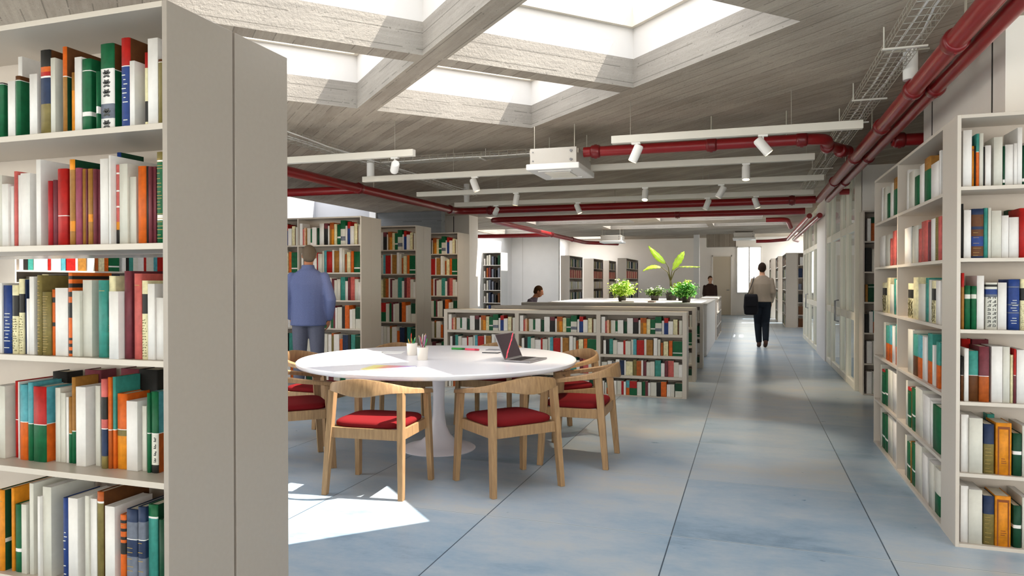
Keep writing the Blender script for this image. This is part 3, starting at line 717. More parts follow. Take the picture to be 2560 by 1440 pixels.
def book(case, x0, s, w, d, h, pat, z, label, group):
    white = pat in ('W', 'w')
    rounded = not white and w > .012
    bm, ms, t, r = book_mesh(w, d, h, pat, rounded)
    me = bpy.data.meshes.new('book'); bm.to_mesh(me); bm.free()
    for m in ms: me.materials.append(m)
    o = bpy.data.objects.new('book', me); C.objects.link(o)
    M = CASES[case].matrix_basis
    o.matrix_basis = M @ Matrix.Translation((x0, s, z+.0004))
    tag(o, label, 'book', group)
    e = 0.0008 if white else .003
    obj('pages', B(t, w-t, r+t, d-.002, e, h-e), PAGESW if white else PAGES, o)
    return o, t
for c in CASES.values(): c.matrix_basis  # evaluated below from loc and rot
def basis(o): o.matrix_basis = Matrix.Translation(o.location) @ Matrix.Rotation(o.rotation_euler.z, 4, 'Z')
ORD = 'first second third fourth fifth sixth seventh eighth ninth tenth eleventh twelfth thirteenth fourteenth fifteenth sixteenth seventeenth eighteenth nineteenth twentieth twenty-first twenty-second twenty-third twenty-fourth twenty-fifth twenty-sixth twenty-seventh twenty-eighth twenty-ninth thirtieth'.split()
ROWN = ['top shelf', 'second shelf down', 'third shelf down', 'fourth shelf down', 'fifth shelf down', 'bottom shelf']
def colour_words(p):
    ks = []
    for a, n in re.findall(r'([A-Za-z])(\d*)', p.partition('|')[0]):
        if (not n or int(n) > 8) and COL[a][1] not in ks: ks.append(COL[a][1])
    return ' and '.join(ks[:2]) if len(ks) < 3 else ks[0]+', '+ks[1]+' and '+ks[2]
PLACE = {'L': ('left foreground bookcase', 'books in the left foreground bookcase'), 'R': ('bookcase at the right edge', 'books in the bookcase at the right edge'),
         'N': ('near bay of the aisle bookcase', 'books in the aisle bookcase, near bay'), 'F': ('far bay of the aisle bookcase', 'books in the aisle bookcase, far bay'), 'A': ('nearest case behind the table', 'books in the nearest case behind the table')}
ORN = []
def shelf_books(key, data, zs, case, xoff=0):
    rows = {}
    for b in data: rows.setdefault(b[0], []).append(b)
    for ri, L in rows.items():
        L.sort(key=lambda b: b[1]); front = [b for b in L if b[3] < .1]; back = [b for b in L if b[3] >= .1]
        for lst, isb in ((front, 0), (back, 1)):
            for i, (row, x0, x1, s, d, h, pat) in enumerate(lst):
                lab = '%s book, %s from %s%s, %s of %s' % (colour_words(pat), ORD[len(lst)-1-i] if key == 'A' else ORD[i], 'right' if key == 'A' else 'left', ', rear row' if isb else '', ROWN[ri].replace(' down', ''), PLACE[key][0])
                lab = lab if len(lab.split()) < 17 else lab.replace(colour_words(pat), colour_words(pat).split(' and ')[0].split(',')[0]); o, t = book(case, x0-xoff, s, x1-x0, d, h, pat, zs[ri], lab, PLACE[key][1])
                ORN.append((key, ri, i, isb, o, x1-x0, d, h, pat))
for c in CASES.values(): basis(c)
L0 = -1.667-LW
shelf_books('L', BOOKS_L, ZL[1:], 'L', L0)
shelf_books('R', BOOKS_R, ZT[1:], 'R', 1.01)
shelf_books('N', BOOKS_N, ZT[1:], 'N'); shelf_books('F', BOOKS_F, ZT[1:], 'N')
# printed decoration that shows: leaf sprigs, glyphs and rules, as thin raised prints on the spine or board
INK = mat('dark_ink', '4a4a48', .7); INKW = mat('white_ink', 'dcdcd2', .6); INKG = mat('gilt_print', 'a88a44', .4)
def leaf(bm, x, z, a, l, wd, y=-.0011):
    n = 6; top = []; bot = []
    for k in range(n+1):
        f = k/n; q = wd*math.sin(PI*f)**.8
        for sgn, lst in ((1, top), (-1, bot)): lst.append((x+l*f*math.cos(a)-sgn*q*math.sin(a), y, z+l*f*math.sin(a)+sgn*q*math.cos(a)))
    bm.faces.new([bm.verts.new(p) for p in top+bot[-2:0:-1]])
def bar(bm, x0, x1, z0, z1, y=-.0011): bm.faces.new([bm.verts.new((x, y, z)) for x, z in ((x0, z0), (x1, z0), (x1, z1), (x0, z1))])
def thick(bm):
    bmesh.ops.recalc_face_normals(bm, faces=bm.faces)
    r = bmesh.ops.extrude_face_region(bm, geom=bm.faces[:]); bmesh.ops.translate(bm, vec=(0, .0014, 0), verts=[v for v in r['geom'] if isinstance(v, bmesh.types.BMVert)])
rng = random.Random(5)
for key, ri, i, isb, o, w, d, h, pat in ORN:
    bm = bmesh.new(); m = INK
    if pat.startswith('G29W41'):                       # the white panel with grey sprigs
        for z0, z1, n in ((.14, .70, 5), (.0, .12, 1)):
            zc = (z0+z1)/2 if n == 1 else None
            for k in range(n):
                z = h*(z0+(z1-z0)*(k+.5)/n)
                if .29 < z/h < .31: continue
                for s in (-1, 1):
                    for a in (.35, 1.0): leaf(bm, w*.5, z, a if s > 0 else PI-a, w*.3, w*.075)
                    leaf(bm, w*.5, z-.004, -.4 if s > 0 else PI+.4, w*.26, w*.07)
                bar(bm, w*.485, w*.515, z-h*.035, z+h*.045)
    elif pat.startswith('w4K5w5B11') or 'w38K10' in pat: # columns of unreadable glyphs
        cols = (.28, .72) if pat[0] == 'w' else (.62,); zt = .66 if pat[0] == 'w' else .46
        for cx in cols:
            z = .06 if pat[0] == 'w' else .13
            while z < zt:
                for q in range(3):
                    xa = w*(cx-.15+.1*q*rng.random()); bar(bm, xa, xa+w*rng.uniform(.1, .24), h*(z+.012*q*1.7), h*(z+.012*q*1.7+.012))
                bar(bm, w*(cx+.08), w*(cx+.14), h*z, h*(z+.045)); z += .085
    elif pat[0] == 'e' and 'K' in pat:                   # patterned cream spines
        z = .04
        while z < .5:
            for q in range(4):
                if rng.random() < .75: leaf(bm, w*(.18+.2*q), h*z, rng.random()*3, w*.16, w*.05)
            z += .035
        m = mat('olive_print', '6d6440', .7)
    elif pat[0] == 'L' or pat.startswith('N12Y') or pat.startswith('N15') or pat.startswith('N17') or 'L6' in pat or 'L38' in pat:
        z = .05; m = INKG
        while z < (.95 if pat[0] == 'L' else .6): 
            bar(bm, w*.14, w*rng.uniform(.5, .86), h*z, h*(z+.006)); z += rng.uniform(.03, .06) if pat[0] == 'L' else rng.uniform(.05, .12)
    elif pat[0] == 'B' or 'B6' in pat or pat.startswith('B14'):
        z = .08; m = INKW
        while z < .62:
            if rng.random() < .7: bar(bm, w*rng.uniform(.15, .4), w*rng.uniform(.55, .85), h*z, h*(z+.009), -.0016)
            z += .05
    elif pat == 'A' and key == 'R':                      # amber spine with a brown border and title
        m = INK
        bar(bm, w*.12, w*.2, 0.001, h*.93); bar(bm, w*.8, w*.88, 0.001, h*.93); bar(bm, w*.2, w*.8, h*.88, h*.93)
        for z in (.3, .26, .22): bar(bm, w*.34, w*rng.uniform(.55, .72), h*z, h*(z+.014))
        m = mat('brown_print', '7a3c0c', .6)
    elif pat[0] in 'RPTUAO' and w > .02 and ri % 2 == 0:
        m = INKG; bar(bm, w*.2, w*.8, h*.86, h*.866)
    if len(bm.faces) == 2: bar(bm, w*.3, w*.6, h*.93, h*.94)
    if len(bm.faces):
        thick(bm); obj('spine_lettering', bm, m, o)
    else: bm.free()
# ---------------------------------------------------------------- rows that repeat the same sequence of spines
SEQ = [
 [(.008, .055, .92, 'W'), (.055, .075, .68, 'P'), (.078, .105, .74, 'p'), (.11, .123, .68, 'U'), (.125, .182, .72, 'w'), (.184, .212, .68, 'G85W15'), (.214, .283, .74, 'W'), (.292, .325, .68, 'D'), (.33, .402, .86, 'W'), (.41, .466, .86, 'M25K75'), (.47, .493, .76, 'W'), (.494, .526, .88, 'q30U70'), (.527, .567, .88, 'q30A70'), (.568, .613, .82, 'e'), (.617, .672, .8, 'G60W8G32'), (.675, .75, .96, 'G36w30H18w16'), (.753, .78, .74, 'W'), (.782, .83, .9, 'R30B70'), (.832, .888, .72, 'W'), (.89, .94, .82, 'e'), (.942, .958, .72, 'Y'), (.96, .995, .78, 'w')],
 [(.034, .066, .78, 'W'), (.07, .11, .85, 'K'), (.11, .153, .87, 'T'), (.156, .206, .8, 'w'), (.206, .283, .7, 'W'), (.285, .31, .8, 'R'), (.31, .375, .76, 'w'), (.38, .404, .86, 'w'), (.405, .446, .88, 'C'), (.45, .538, .84, 'R'), (.54, .566, .9, 'W'), (.567, .645, .86, 'U'), (.655, .7, .97, 'W'), (.702, .735, .9, 'w'), (.742, .768, .72, 'q'), (.775, .83, .8, 'e'), (.838, .88, .84, 'O'), (.884, .996, .82, 'G76W6G18')],
 [(.01, .08, .72, 'w'), (.085, .14, .8, 'W'), (.145, .186, .74, 'g'), (.19, .236, .9, 'W'), (.24, .292, .86, 'N'), (.296, .314, .86, 'W'), (.318, .4, .8, 'e'), (.405, .446, .9, 'L'), (.447, .505, .86, 'q'), (.506, .528, .9, 'W'), (.53, .565, .86, 'M'), (.568, .614, .8, 'w'), (.615, .668, .84, 'w'), (.672, .742, .92, 'T'), (.745, .787, .76, 'W'), (.79, .826, .9, 'M'), (.828, .896, .92, 'P'), (.897, .955, .84, 'w'), (.956, .998, .72, 'W')],
 [(.01, .045, .8, 'W'), (.05, .072, .7, 'w'), (.075, .15, .86, 'T55q45'), (.154, .2, .84, 'W'), (.204, .258, .84, 'w'), (.26, .287, .84, 'r'), (.29, .316, .8, 'W'), (.318, .359, .88, 'C50O50'), (.363, .45, .86, 'R50G50'), (.455, .51, .82, 'w'), (.517, .552, .84, 'G'), (.554, .587, .88, 'M'), (.59, .615, .8, 'W'), (.616, .69, .82, 'w'), (.696, .744, .86, 'K'), (.745, .81, .9, 'O'), (.814, .855, .74, 'W'), (.856, .905, .76, 'w'), (.914, .998, .84, 'D55w45')],
 [(.02, .06, .8, 'G'), (.07, .11, .84, 'W'), (.12, .2, .9, 'w'), (.21, .25, .8, 'W'), (.262, .312, .8, 'B'), (.32, .4, .88, 'W'), (.41, .46, .86, 'w'), (.468, .52, .84, 'W'), (.526, .56, .9, 'q12L88'), (.565, .65, .86, 'W'), (.655, .7, .68, 'O'), (.705, .79, .84, 'N'), (.795, .83, .86, 'K'), (.835, .9, .86, 'T'), (.905, .98, .8, 'D')],
 [(.03, .1, .8, 'W'), (.11, .2, .86, 'D'), (.21, .28, .8, 'w'), (.29, .37, .9, 'U'), (.38, .47, .84, 'W'), (.48, .55, .88, 'M'), (.56, .66, .8, 'w'), (.67, .74, .9, 'G'), (.75, .86, .84, 'W'), (.87, .97, .8, 'O')]]
PINK = [(.03+.12*k, .13+.12*k, .86, 'P' if k % 3 else 'p') for k in range(8)]
LITE = [(.04+.16*k, .18+.16*k, .8, 'WweWwW'[k % 6]) for k in range(6)]
MIXG = [(.03+.105*k, .12+.105*k, .84, 'DWLeGDWHN'[k % 9]) for k in range(9)]
n = 0
for ri in range(3):                                      # the nearest of the parallel cases: the largest of the repeated rows, one by one
    ia, ib = 1.549, 2.482
    L = [(ri, ia+(ib-ia)*a, ia+(ib-ia)*b-.0006, .02+.004*((k*7) % 3), .17, q*(.345-.015), p) for k, (a, b, q, p) in enumerate(SEQ[ri])]
    shelf_books('A', L[-15:], ZT[1:], 'A')
bs = bmesh.new(); keys = list(COL)
def small(case, x0, x1, z, hmax, seq, off=.02, dep=.17, flip=False):
    M = CASES[case].matrix_basis if isinstance(case, str) else case.matrix_basis
    for k, (a, b, q, p) in enumerate(seq):
        if flip: a, b = 1-b, 1-a
        xa, xb = x0+(x1-x0)*a, x0+(x1-x0)*b-.0008; h = hmax*q; y = off+.005*((k*5) % 3)
        for c, lo, hi in segs(p): box(bs, xa, xb, y, y+dep, z+h*lo+.0005, z+h*hi, M, keys.index(c))
        if p not in 'Ww': box(bs, xa+.002, xb-.002, y+.004, y+dep-.002, z+h, z+h+.0006, M, len(keys))
for ri in range(6):                                      # rest of the three tall cases
    top = ZT[ri]-.019-ZT[ri+1]-.012
    for k in 'ABC':
        if not (k == 'A' and ri < 3): small(k, 1.549, 2.482, ZT[ri+1], top, SEQ[ri])
        elif k == 'A': small(k, 1.549, 1.549+.933*SEQ[ri][-15][0], ZT[ri+1], top, [(a/SEQ[ri][-15][0], b/SEQ[ri][-15][0], q, p) for a, b, q, p in SEQ[ri][:-15]])
        small(k, .6, 1.531, ZT[ri+1], top, SEQ[ri]); small(k, .02, .59, ZT[ri+1], top, SEQ[(ri+2) % 5][4:14])
    small('S', .02, 1.3, ZT[ri+1], top, SEQ[(ri) % 6]); small('S', 1.3, 2.58, ZT[ri+1], top, SEQ[(ri) % 6])
for k, w0 in (('L1', 3.055), ('L2', 2.945), ('L3', 2.985)):
    bays = ((.05, .965), (1.015, 1.995), (2.045, w0-.05))
    for a, b in bays:
        for ri in range(4): small(k, a, b, ZLOW[ri+1], (.964-.743 if ri == 0 else ZLOW[ri]-.033-ZLOW[ri+1])-.008, SEQ[ri], dep=.16)
for a, b in ((.03, .985), (1.015, 1.985), (2.015, 2.87)):
    for z, hm in ((.62, .28), (.3, .28), (.012, .25)): small('L4', a, b, z, hm, LITE if z > .3 else MIXG)
for f in FARC:
    wd = {0: 1.9, 1: 1.8, 2: 1.6, 3: 2.9}[FARC.index(f)]
    for ri in range(6):
        for p0 in range(2): small(f, .02+(wd-.04)*p0/2, .02+(wd-.04)*(p0+1)/2, ZT[ri+1], .31, (MIXG, PINK, LITE, MIXG, SEQ[3], SEQ[4])[ri], dep=.15)
for ri in range(6):
    small('AL', .02, .56, ZT[ri+1], .31, [(.05, .12, .6, 'W'), (.2, .28, .9, 'q' if ri == 1 else 'w'), (.32, .42, .95, ['w', 'M', 'H', 'N', 'B', 'D'][ri]), (.5, .6, .8, 'H'), (.66, .74, .7, 'K'), (.84, .95, .9, ['D', 'H', 'K', 'Y', 'U', 'H'][ri])], dep=.2)
    small('W', .03, .98, ZT[ri+1], .3, [[(.02, .06, .9, 'W'), (.065, .12, .95, 'D25q75'), (.125, .2, .9, 'W'), (.22, .5, .8, 'w'), (.55, .9, .8, 'G')], [(.0, .07, .95, 'K'), (.075, .13, .9, 'w'), (.135, .24, .92, 'K'), (.3, .8, .8, 'W')], [(.0, .03, .7, 'U'), (.035, .13, .72, 'D15W3D82'), (.135, .25, .95, 'W'), (.3, .8, .8, 'M')], [(.0, .04, .75, 'K'), (.045, .09, .85, 'W'), (.095, .25, .88, 'T50q50'), (.3, .9, .8, 'w')], [(.02, .08, .88, 'W'), (.085, .22, .9, 'w'), (.3, .9, .8, 'W')], [(.02, .08, .88, 'W'), (.085, .22, .9, 'w'), (.3, .9, .8, 'W')]][ri])
    for k, wd in (('Q0', 2.3), ('Q1', 2.2), ('Q2', 1.9)): small(k, .03, wd-.03, ZT[ri+1], .3, MIXG if ri % 2 else SEQ[ri], dep=.16)
    small('QF', .03, .87, ZT[ri+1], .3, [LITE, [(0, .12, .9, 'N'), (.14, .3, .85, 'W'), (.32, .5, .85, 'e'), (.55, .9, .8, 'W')], [(0, .1, .6, 'H'), (.15, .4, .85, 'W'), (.42, .6, .9, 'K')], [(0, .12, .8, 'K'), (.14, .35, .9, 'W'), (.36, .5, .9, 'P')], [(0, .2, .85, 'Y'), (.2, .3, .9, 'A'), (.32, .6, .85, 'Y')], [(0, .2, .85, 'Y'), (.2, .3, .9, 'A'), (.32, .6, .85, 'Y')]][ri])
tag(obj('books', bs, [BM[k] for k in keys]+[PAGES]), 'smaller rows of coloured and white books filling the low and distant bookcases', 'books', kind='stuff')
# ---------------------------------------------------------------- pipes, trays, tracks and fan coils under the ceiling
def bend(p0, p1, p2, r, n=6):
    a = (p0-p1).normalized(); b = (p2-p1).normalized(); k = r
    s, e = p1+a*k, p1+b*k
    return [s*(1-t)**2+p1*2*t*(1-t)+e*t*t for t in [i/n for i in range(n+1)]]
def path(P, r=.12):
    P = [Vector(p) for p in P]; out = [P[0]]
    for i in range(1, len(P)-1): out += bend(P[i-1], P[i], P[i+1], r)
    return out+[P[-1]]
def pipe(label, P, r, couplings=(), br=.12, clamps=()):
    bm = bmesh.new(); tube(bm, path(P, br), r, 24); o = obj('pipe', bm, RED, smooth=True); tag(o, label, 'pipe')
    for c, ax in couplings:
        ax = Vector(ax).normalized(); c = Vector(c); bm = bmesh.new()
        tube(bm, [c-ax*.045, c-ax*.04, c-ax*.03, c-ax*.012, c+ax*.012, c+ax*.03, c+ax*.04, c+ax*.045], [r+.001, r+.008, r+.013, r+.013, r+.013, r+.013, r+.008, r+.001], 28)
        for s in (-1, 1):
            q = V(0, 0, s*(r+.01))
            tube(bm, [c+q-ax*.012, c+q+ax*.012], .009, 8); box(bm, c.x+q.x-.012, c.x+q.x+.012, c.y+q.y-.012, c.y+q.y+.012, c.z-.012, c.z+.012)
        obj('coupling', bm, REDC, o, smooth=True)
    for c in clamps:
        c = Vector(c); bm = bmesh.new(); tube(bm, [c+V(0, 0, r), V(c.x, c.y, ZC)], .006, 8)
        obj('hanger_rod', bm, GALV, o, smooth=True)
    return o
zp = 2.56
pipe('large dark red ceiling pipe, left one of the twin pipes running down the aisle', [(.975, 1.2, zp), (.975, 11.3, zp)], .05, [((.975, y, zp), (0, 1, 0)) for y in (2.9, 4.08, 5.02, 6.15, 7.62, 9.35)], clamps=[(.975, y, zp) for y in (3.9, 6.6, 8.3, 10.4)])
pipe('dark red ceiling pipe, right one of the twin pipes running down the aisle', [(1.095, 1.2, zp-.005), (1.095, 11.3, zp-.005)], .042, [((1.095, y, zp-.005), (0, 1, 0)) for y in (5.02, 7.62, 9.35)], clamps=[(1.095, y, zp) for y in (5.5, 9.0)])
pipe('dark red branch pipe running from the twin pipes behind the panelled block at right', [(1.142, 6.72, 2.55), (2.6, 6.72, 2.55)], .05, [((1.2, 6.72, 2.55), (1, 0, 0))])
pipe('short dark red branch pipe reaching the glass partition near the cross wall', [(1.142, 10.35, 2.55), (1.26, 10.35, 2.55)], .04)
pipe('dark red cross pipe from the ceiling fan coil to the twin pipes, elbowed at right', [(-1.44, 6.44, 2.55), (.62, 6.44, 2.55), (.66, 6.9, 2.57), (.875, 7.24, 2.57)], .046,
     [((-1.33, 6.44, 2.55), (1, 0, 0)), ((-.31, 6.44, 2.55), (1, 0, 0)), ((.42, 6.44, 2.55), (1, 0, 0)), ((.655, 6.84, 2.55), (.1, 1, 0)), ((.8, 7.11, 2.55), (.55, .83, 0))], br=.2, clamps=[(-.31, 6.44, 2.55), (.3, 6.44, 2.55)])
pipe('dark red cross pipe spanning the room beyond the light tracks, bent into the left pipe', [(-4.72, 5.3, 2.55), (-4.72, 8.5, 2.55), (-4.68, 11.2, 2.55), (.92, 11.2, 2.55)], .056,
     [((-4.72, 8.02, 2.55), (0, 1, 0)), ((-4.68, 10.85, 2.55), (0, 1, 0)), ((-4.1, 11.2, 2.55), (1, 0, 0)), ((.6, 11.2, 2.55), (1, 0, 0))], br=.25, clamps=[(-4.72, 8.4, 2.55), (-2, 11.2, 2.55)])
pipe('dark red branch pipe from the left joining the long left pipe above the tall cases', [(-7.4, 8.12, 2.55), (-4.78, 8.12, 2.55)], .054)
pipe('dark red far cross pipe bent into the pipe running towards the alcove', [(.9, 12.95, 2.55), (-4.74, 12.95, 2.55), (-4.72, 21.3, 2.55), (-3.9, 22.3, 2.55)], .055,
     [((-1.2, 12.95, 2.55), (1, 0, 0)), ((-4.72, 17.4, 2.55), (0, 1, 0)), ((-4.72, 19.6, 2.55), (0, 1, 0))], br=.25, clamps=[(-1.2, 12.95, 2.55), (-2.4, 12.95, 2.55), (.3, 12.95, 2.55)])
pipe('dark red pipe from the left wall above the bright alcove', [(-7.4, 17.4, 2.54), (-4.80, 17.4, 2.54)], .05)
pipe('thin dark red pipe beside the glass partition, left of two running to the far end', [(1.0, 13.35, 2.5), (1.0, 20.6, 2.5), (.55, 21.3, 2.5), (.2, 21.3, 2.5)], .045, br=.2)
pipe('thin dark red pipe beside the glass partition, right of two running to the far end', [(1.16, 13.3, 2.5), (1.16, 20.8, 2.5), (1.3, 21.4, 2.5)], .045, br=.1)
pipe('short dark red pipe stub curving down from the ceiling at the far right', [(.35, 16.2, 2.68), (.78, 16.2, 2.68), (.88, 16.9, 2.57)], .05, br=.15)
# wire cable trays
def tray(label, p0, p1, wd=.16, hangers=(), cables=2):
    p0, p1 = Vector(p0), Vector(p1); L = (p1-p0).length; t = (p1-p0).normalized(); s = t.cross(V(0, 0, 1)); r = .0026
    root = thing('cable_tray', label, 'cable tray', p0)
    bm = bmesh.new()
    for a, z in ((-.5, .06), (-.5, .03), (-.5, 0), (-.25, 0), (0, 0), (.25, 0), (.5, 0), (.5, .03), (.5, .06)):
        q = s*wd*a+V(0, 0, z); tube(bm, [q, q+t*L], r, 4)
    k = 0
    while k < L:
        q = t*k; tube(bm, [q-s*wd*.5+V(0, 0, .06), q-s*wd*.5, q+s*wd*.5, q+s*wd*.5+V(0, 0, .06)], r, 4); k += .1
    obj('wire_basket', bm, GALV, root)
    rg = random.Random(3)
    for c in range(cables):
        pts = []; k = 0; a = -.2+.4*c
        while k < L: pts.append(t*k+s*wd*(a+rg.uniform(-.12, .12))+V(0, 0, .012+rg.uniform(0, .01))); k += .35
        bm = bmesh.new(); tube(bm, pts, .006, 6); obj('cable', bm, WHITE, root, smooth=True)
    for h in hangers:
        q = t*h; bm = bmesh.new(); box(bm, -.5*wd-.03, .5*wd+.03, -.012, .012, -.012, -.003)
        M = Matrix.Translation(q) @ Matrix(((s.x, t.x, 0, 0), (s.y, t.y, 0, 0), (0, 0, 1, 0), (0, 0, 0, 1)))
        bm.transform(M); e = q-s*(.5*wd+.02); tube(bm, [e+V(0, 0, -.012), V(e.x, e.y, ZC-p0.z)], .004, 6); obj('hanger', bm, TRACK, root)
    return root
tray('wire cable tray with loose white cable running above the aisle, left of the twin pipes', (.84, 1.5, 2.68), (.80, 11.4, 2.68), .17, (1.0, 3.0, 4.2, 5.0, 7.5))
tray('wire cable tray running away above the tall cases, left of the round table', (-4.05, 4.0, 2.68), (-4.05, 10.2, 2.68), .2, (1.4, 4.2), 3)
tray('wire cable tray running across to the left side of the ceiling fan coil', (-3.9, 7.15, 2.68), (-1.98, 7.15, 2.68), .12, (1.2,), 2)
# white light tracks and their spotlights
def track(label, x0, x1, y, hang):
    r = thing('light_track', label, 'light track', (x0, y, 2.5))
    obj('bar', B(0, x1-x0, -.03, .03, -.03, .03), TRACK, r, bev=.003)
    for h in hang:
        bm = bmesh.new(); tube(bm, [(h-x0, 0, .03), (h-x0, 0, ZC-2.5)], .0018, 6); obj('suspension_wire', bm, GALV, r)
    bm = bmesh.new()
    return r
track('white light track with one spotlight, ending above the table left of the skylights', -4.6, -2.81, 5.72, (-4.3, -3.0))
track('nearest white light track, above the aisle with two lit spotlights', -1.05, .785, 5.72, (-.9, .3))
track('white light track crossing the room beneath the fan coil, second in depth', -4.09, .57, 7.05, (-3.0, -1.0, .5))
track('white light track, third in depth from the camera', -4.12, .78, 8.48, (-3.0, -.5))
track('white light track, fourth in depth from the camera', -4.137, .78, 9.78, (-3.4, -.5))
track('white beam-like light track farthest back, beside the spanning red pipe', -4.43, .9, 11.5, (-3, 0))
bm = bmesh.new(); tube(bm, [(0, 0, 0), (0, 0, .24)], .042, 20)
for n_, (x, y, z0, h, lb) in enumerate(((.952, 5.0, 2.615, .185, 'white round ceiling stub above the second coupling of the twin pipes'), (-4.0, 7.05, 2.53, .27, 'small white round ceiling stub above the left end of the second track'), (-3.95, 9.78, 2.53, .27, 'small white round ceiling stub above the left end of the fourth track'))):
    bm = bmesh.new(); tube(bm, [(0, 0, 0), (0, 0, h)], .042, 20); o = obj('ceiling_stub', bm, WHITE, smooth=True, loc=(x, y, z0)); tag(o, lb, 'pipe stub')
    if n_ == 0: obj('mounting_plate', B(-.14, .1, -.03, .03, h-.012, h-.002), GALV, o)
def spotlight(label, x, y, yaw, tilt, lit, power=85, aim=None):
    r = thing('spotlight', label, 'spotlight', (x, y, 2.47))
    bm = bmesh.new(); box(bm, -.035, .035, -.016, .016, -.014, 0); tube(bm, [(0, 0, -.01), (0, 0, -.06)], .008, 10)
    obj('adapter', bm, WHITE, r, smooth=True)
    M = Matrix.Translation((0, 0, -.085)) @ Matrix.Rotation(yaw, 4, 'Z') @ Matrix.Rotation(tilt, 4, 'Y') if aim is None else Matrix.Translation((0, 0, -.085)) @ (Vector(aim)-V(x, y, 2.385)).to_track_quat('-Z', 'Y').to_matrix().to_4x4()   # axis: local -z turned
    bm = bmesh.new(); prof = [(.0, .07), (.03, .068), (.037, .055), (.037, -.07), (.033, -.072), (.031, -.055)]
    loft(bm, [[(q*math.cos(2*PI*k/20), q*math.sin(2*PI*k/20), z) for k in range(20)] for q, z in prof[1:]], True, False)
    bm.faces.new([v for v in sorted(bm.verts, key=lambda v: -v.co.z)[:20]]) if False else None
    lathe(bm, [(.001, .07), (.03, .068)], 20); bm.transform(M); obj('head', bm, WHITE, r, smooth=True)
    bm = bmesh.new(); lathe(bm, [(.001, -.062), (.031, -.06), (.031, -.055), (.001, -.054)], 20); bm.transform(M); obj('lens', bm, LENS if lit else LENSO, r)
    l = bpy.data.lights.new('spot', 'SPOT'); l.energy = power if lit else power*.6; l.spot_size = math.radians(50); l.spot_blend = .7; l.color = (1, .84, .62); l.shadow_soft_size = .03
    lo = bpy.data.objects.new('spot', l); C.objects.link(lo); ax = M.to_3x3() @ V(0, 0, -1)
    lo.location = V(x, y, 2.47)+(M @ V(0, 0, -.09)); lo.rotation_euler = ax.to_track_quat('-Z', 'Y').to_euler()
R_ = math.radians
spotlight('white spotlight on the track left above the table, tilted towards the left shelves', -3.0, 5.72, 0, R_(35), True, 80, aim=(-4.75, 8.4, 1.35))
spotlight('lit white spotlight on the nearest aisle track, left one of two', -.855, 5.72, 0, R_(24), True)
spotlight('lit white spotlight on the nearest aisle track, right one of two', .10, 5.72, 0, R_(-38), True)
spotlight('white spotlight left of the fan coil on the second track, tilted right', -2.755, 7.05, 0, R_(-22), False)
spotlight('lit spotlight right of the fan coil on the second track, hanging straight', -.025, 7.05, PI/2, R_(12), True)
spotlight('glowing spotlight below the third track, farther left of two', -2.76, 8.48, 0, R_(10), True)
spotlight('glowing spotlight in the middle of the third track', -1.16, 8.48, PI/2, R_(25), True)
spotlight('white spotlight near the right end of the third track, tilted left', -.298, 8.48, 0, R_(30), False)
spotlight('leftmost white spotlight of the fourth track', -3.49, 9.78, 0, R_(-28), False, 120, aim=(-4.75, 11.65, 1.35))
spotlight('second white spotlight from the left on the fourth track', -2.27, 9.78, 0, R_(-22), True)
spotlight('third white spotlight from the left on the fourth track', -.522, 9.78, 0, R_(22), False)
spotlight('lit white spotlight nearest the right end of the fourth track', .09, 9.78, 0, R_(-20), True)
# ceiling fan coils
def fancoil(label, x, y, w=.44, d=.62, z=2.40, h=.2, group=None):
    r = thing('fan_coil', label, 'air conditioner', (x, y, z), 0, group)
    obj('casing', B(-w/2, w/2, -d/2, d/2, .055, h), PLATE, r, bev=.004)
    bm = bmesh.new(); box(bm, -w/2-.03, w/2+.03, -d/2-.03, d/2+.03, 0, .055); f = obj('fascia', bm, WHITE, r, bev=.008)
    bm = bmesh.new(); box(bm, -w*.28, w*.28, -d*.25, d*.25, -.006, .002)
    for k in range(9): box(bm, -w*.27, w*.27, -d*.24+k*d*.06, -d*.24+k*d*.06+.006, -.009, -.005)
    obj('intake_grille', bm, TRACK, f)
    for s in (-1, 1): obj('louvre', B(-w*.36, w*.36, s*d*.36-.03, s*d*.36+.03, -.006, .002), WHITE, f, bev=.002)
    bm = bmesh.new()
    for a in (-1, 1):
        for b in (-1, 1): tube(bm, [(a*(w/2-.03), b*(d/2-.05), h-.03), (a*(w/2-.03), b*(d/2-.05), ZC-z)], .005, 6); box(bm, a*(w/2+.002)-.01, a*(w/2+.002)+.01, b*(d/2-.05)-.02, b*(d/2-.05)+.02, h-.05, h-.01)
    obj('hanger_rods', bm, GALV, r)
    bm = bmesh.new()
    for zz in (.085, .165): tube(bm, [(w/2-.05, -d/2+.0, zz), (w/2-.05, -d/2-.012, zz)], .012, 10)
    for zz in (.085, .165): tube(bm, [(-w/2+.03, -d/2+.0, zz), (-w/2+.03, -d/2-.008, zz)], .006, 8)
    obj('cover_screws', bm, STEEL, r, smooth=True)
    return r
fancoil('white ceiling fan coil hanging at the left end of the near red cross pipe', -1.70, 6.62, z=2.385)
fancoil('far white ceiling fan coil above the pink-shelved cases', -3.55, 19.5, .55, .6, 2.42)
fancoil('far white ceiling fan coil above the far door', -.12, 21.6, .56, .6, 2.56, .2)
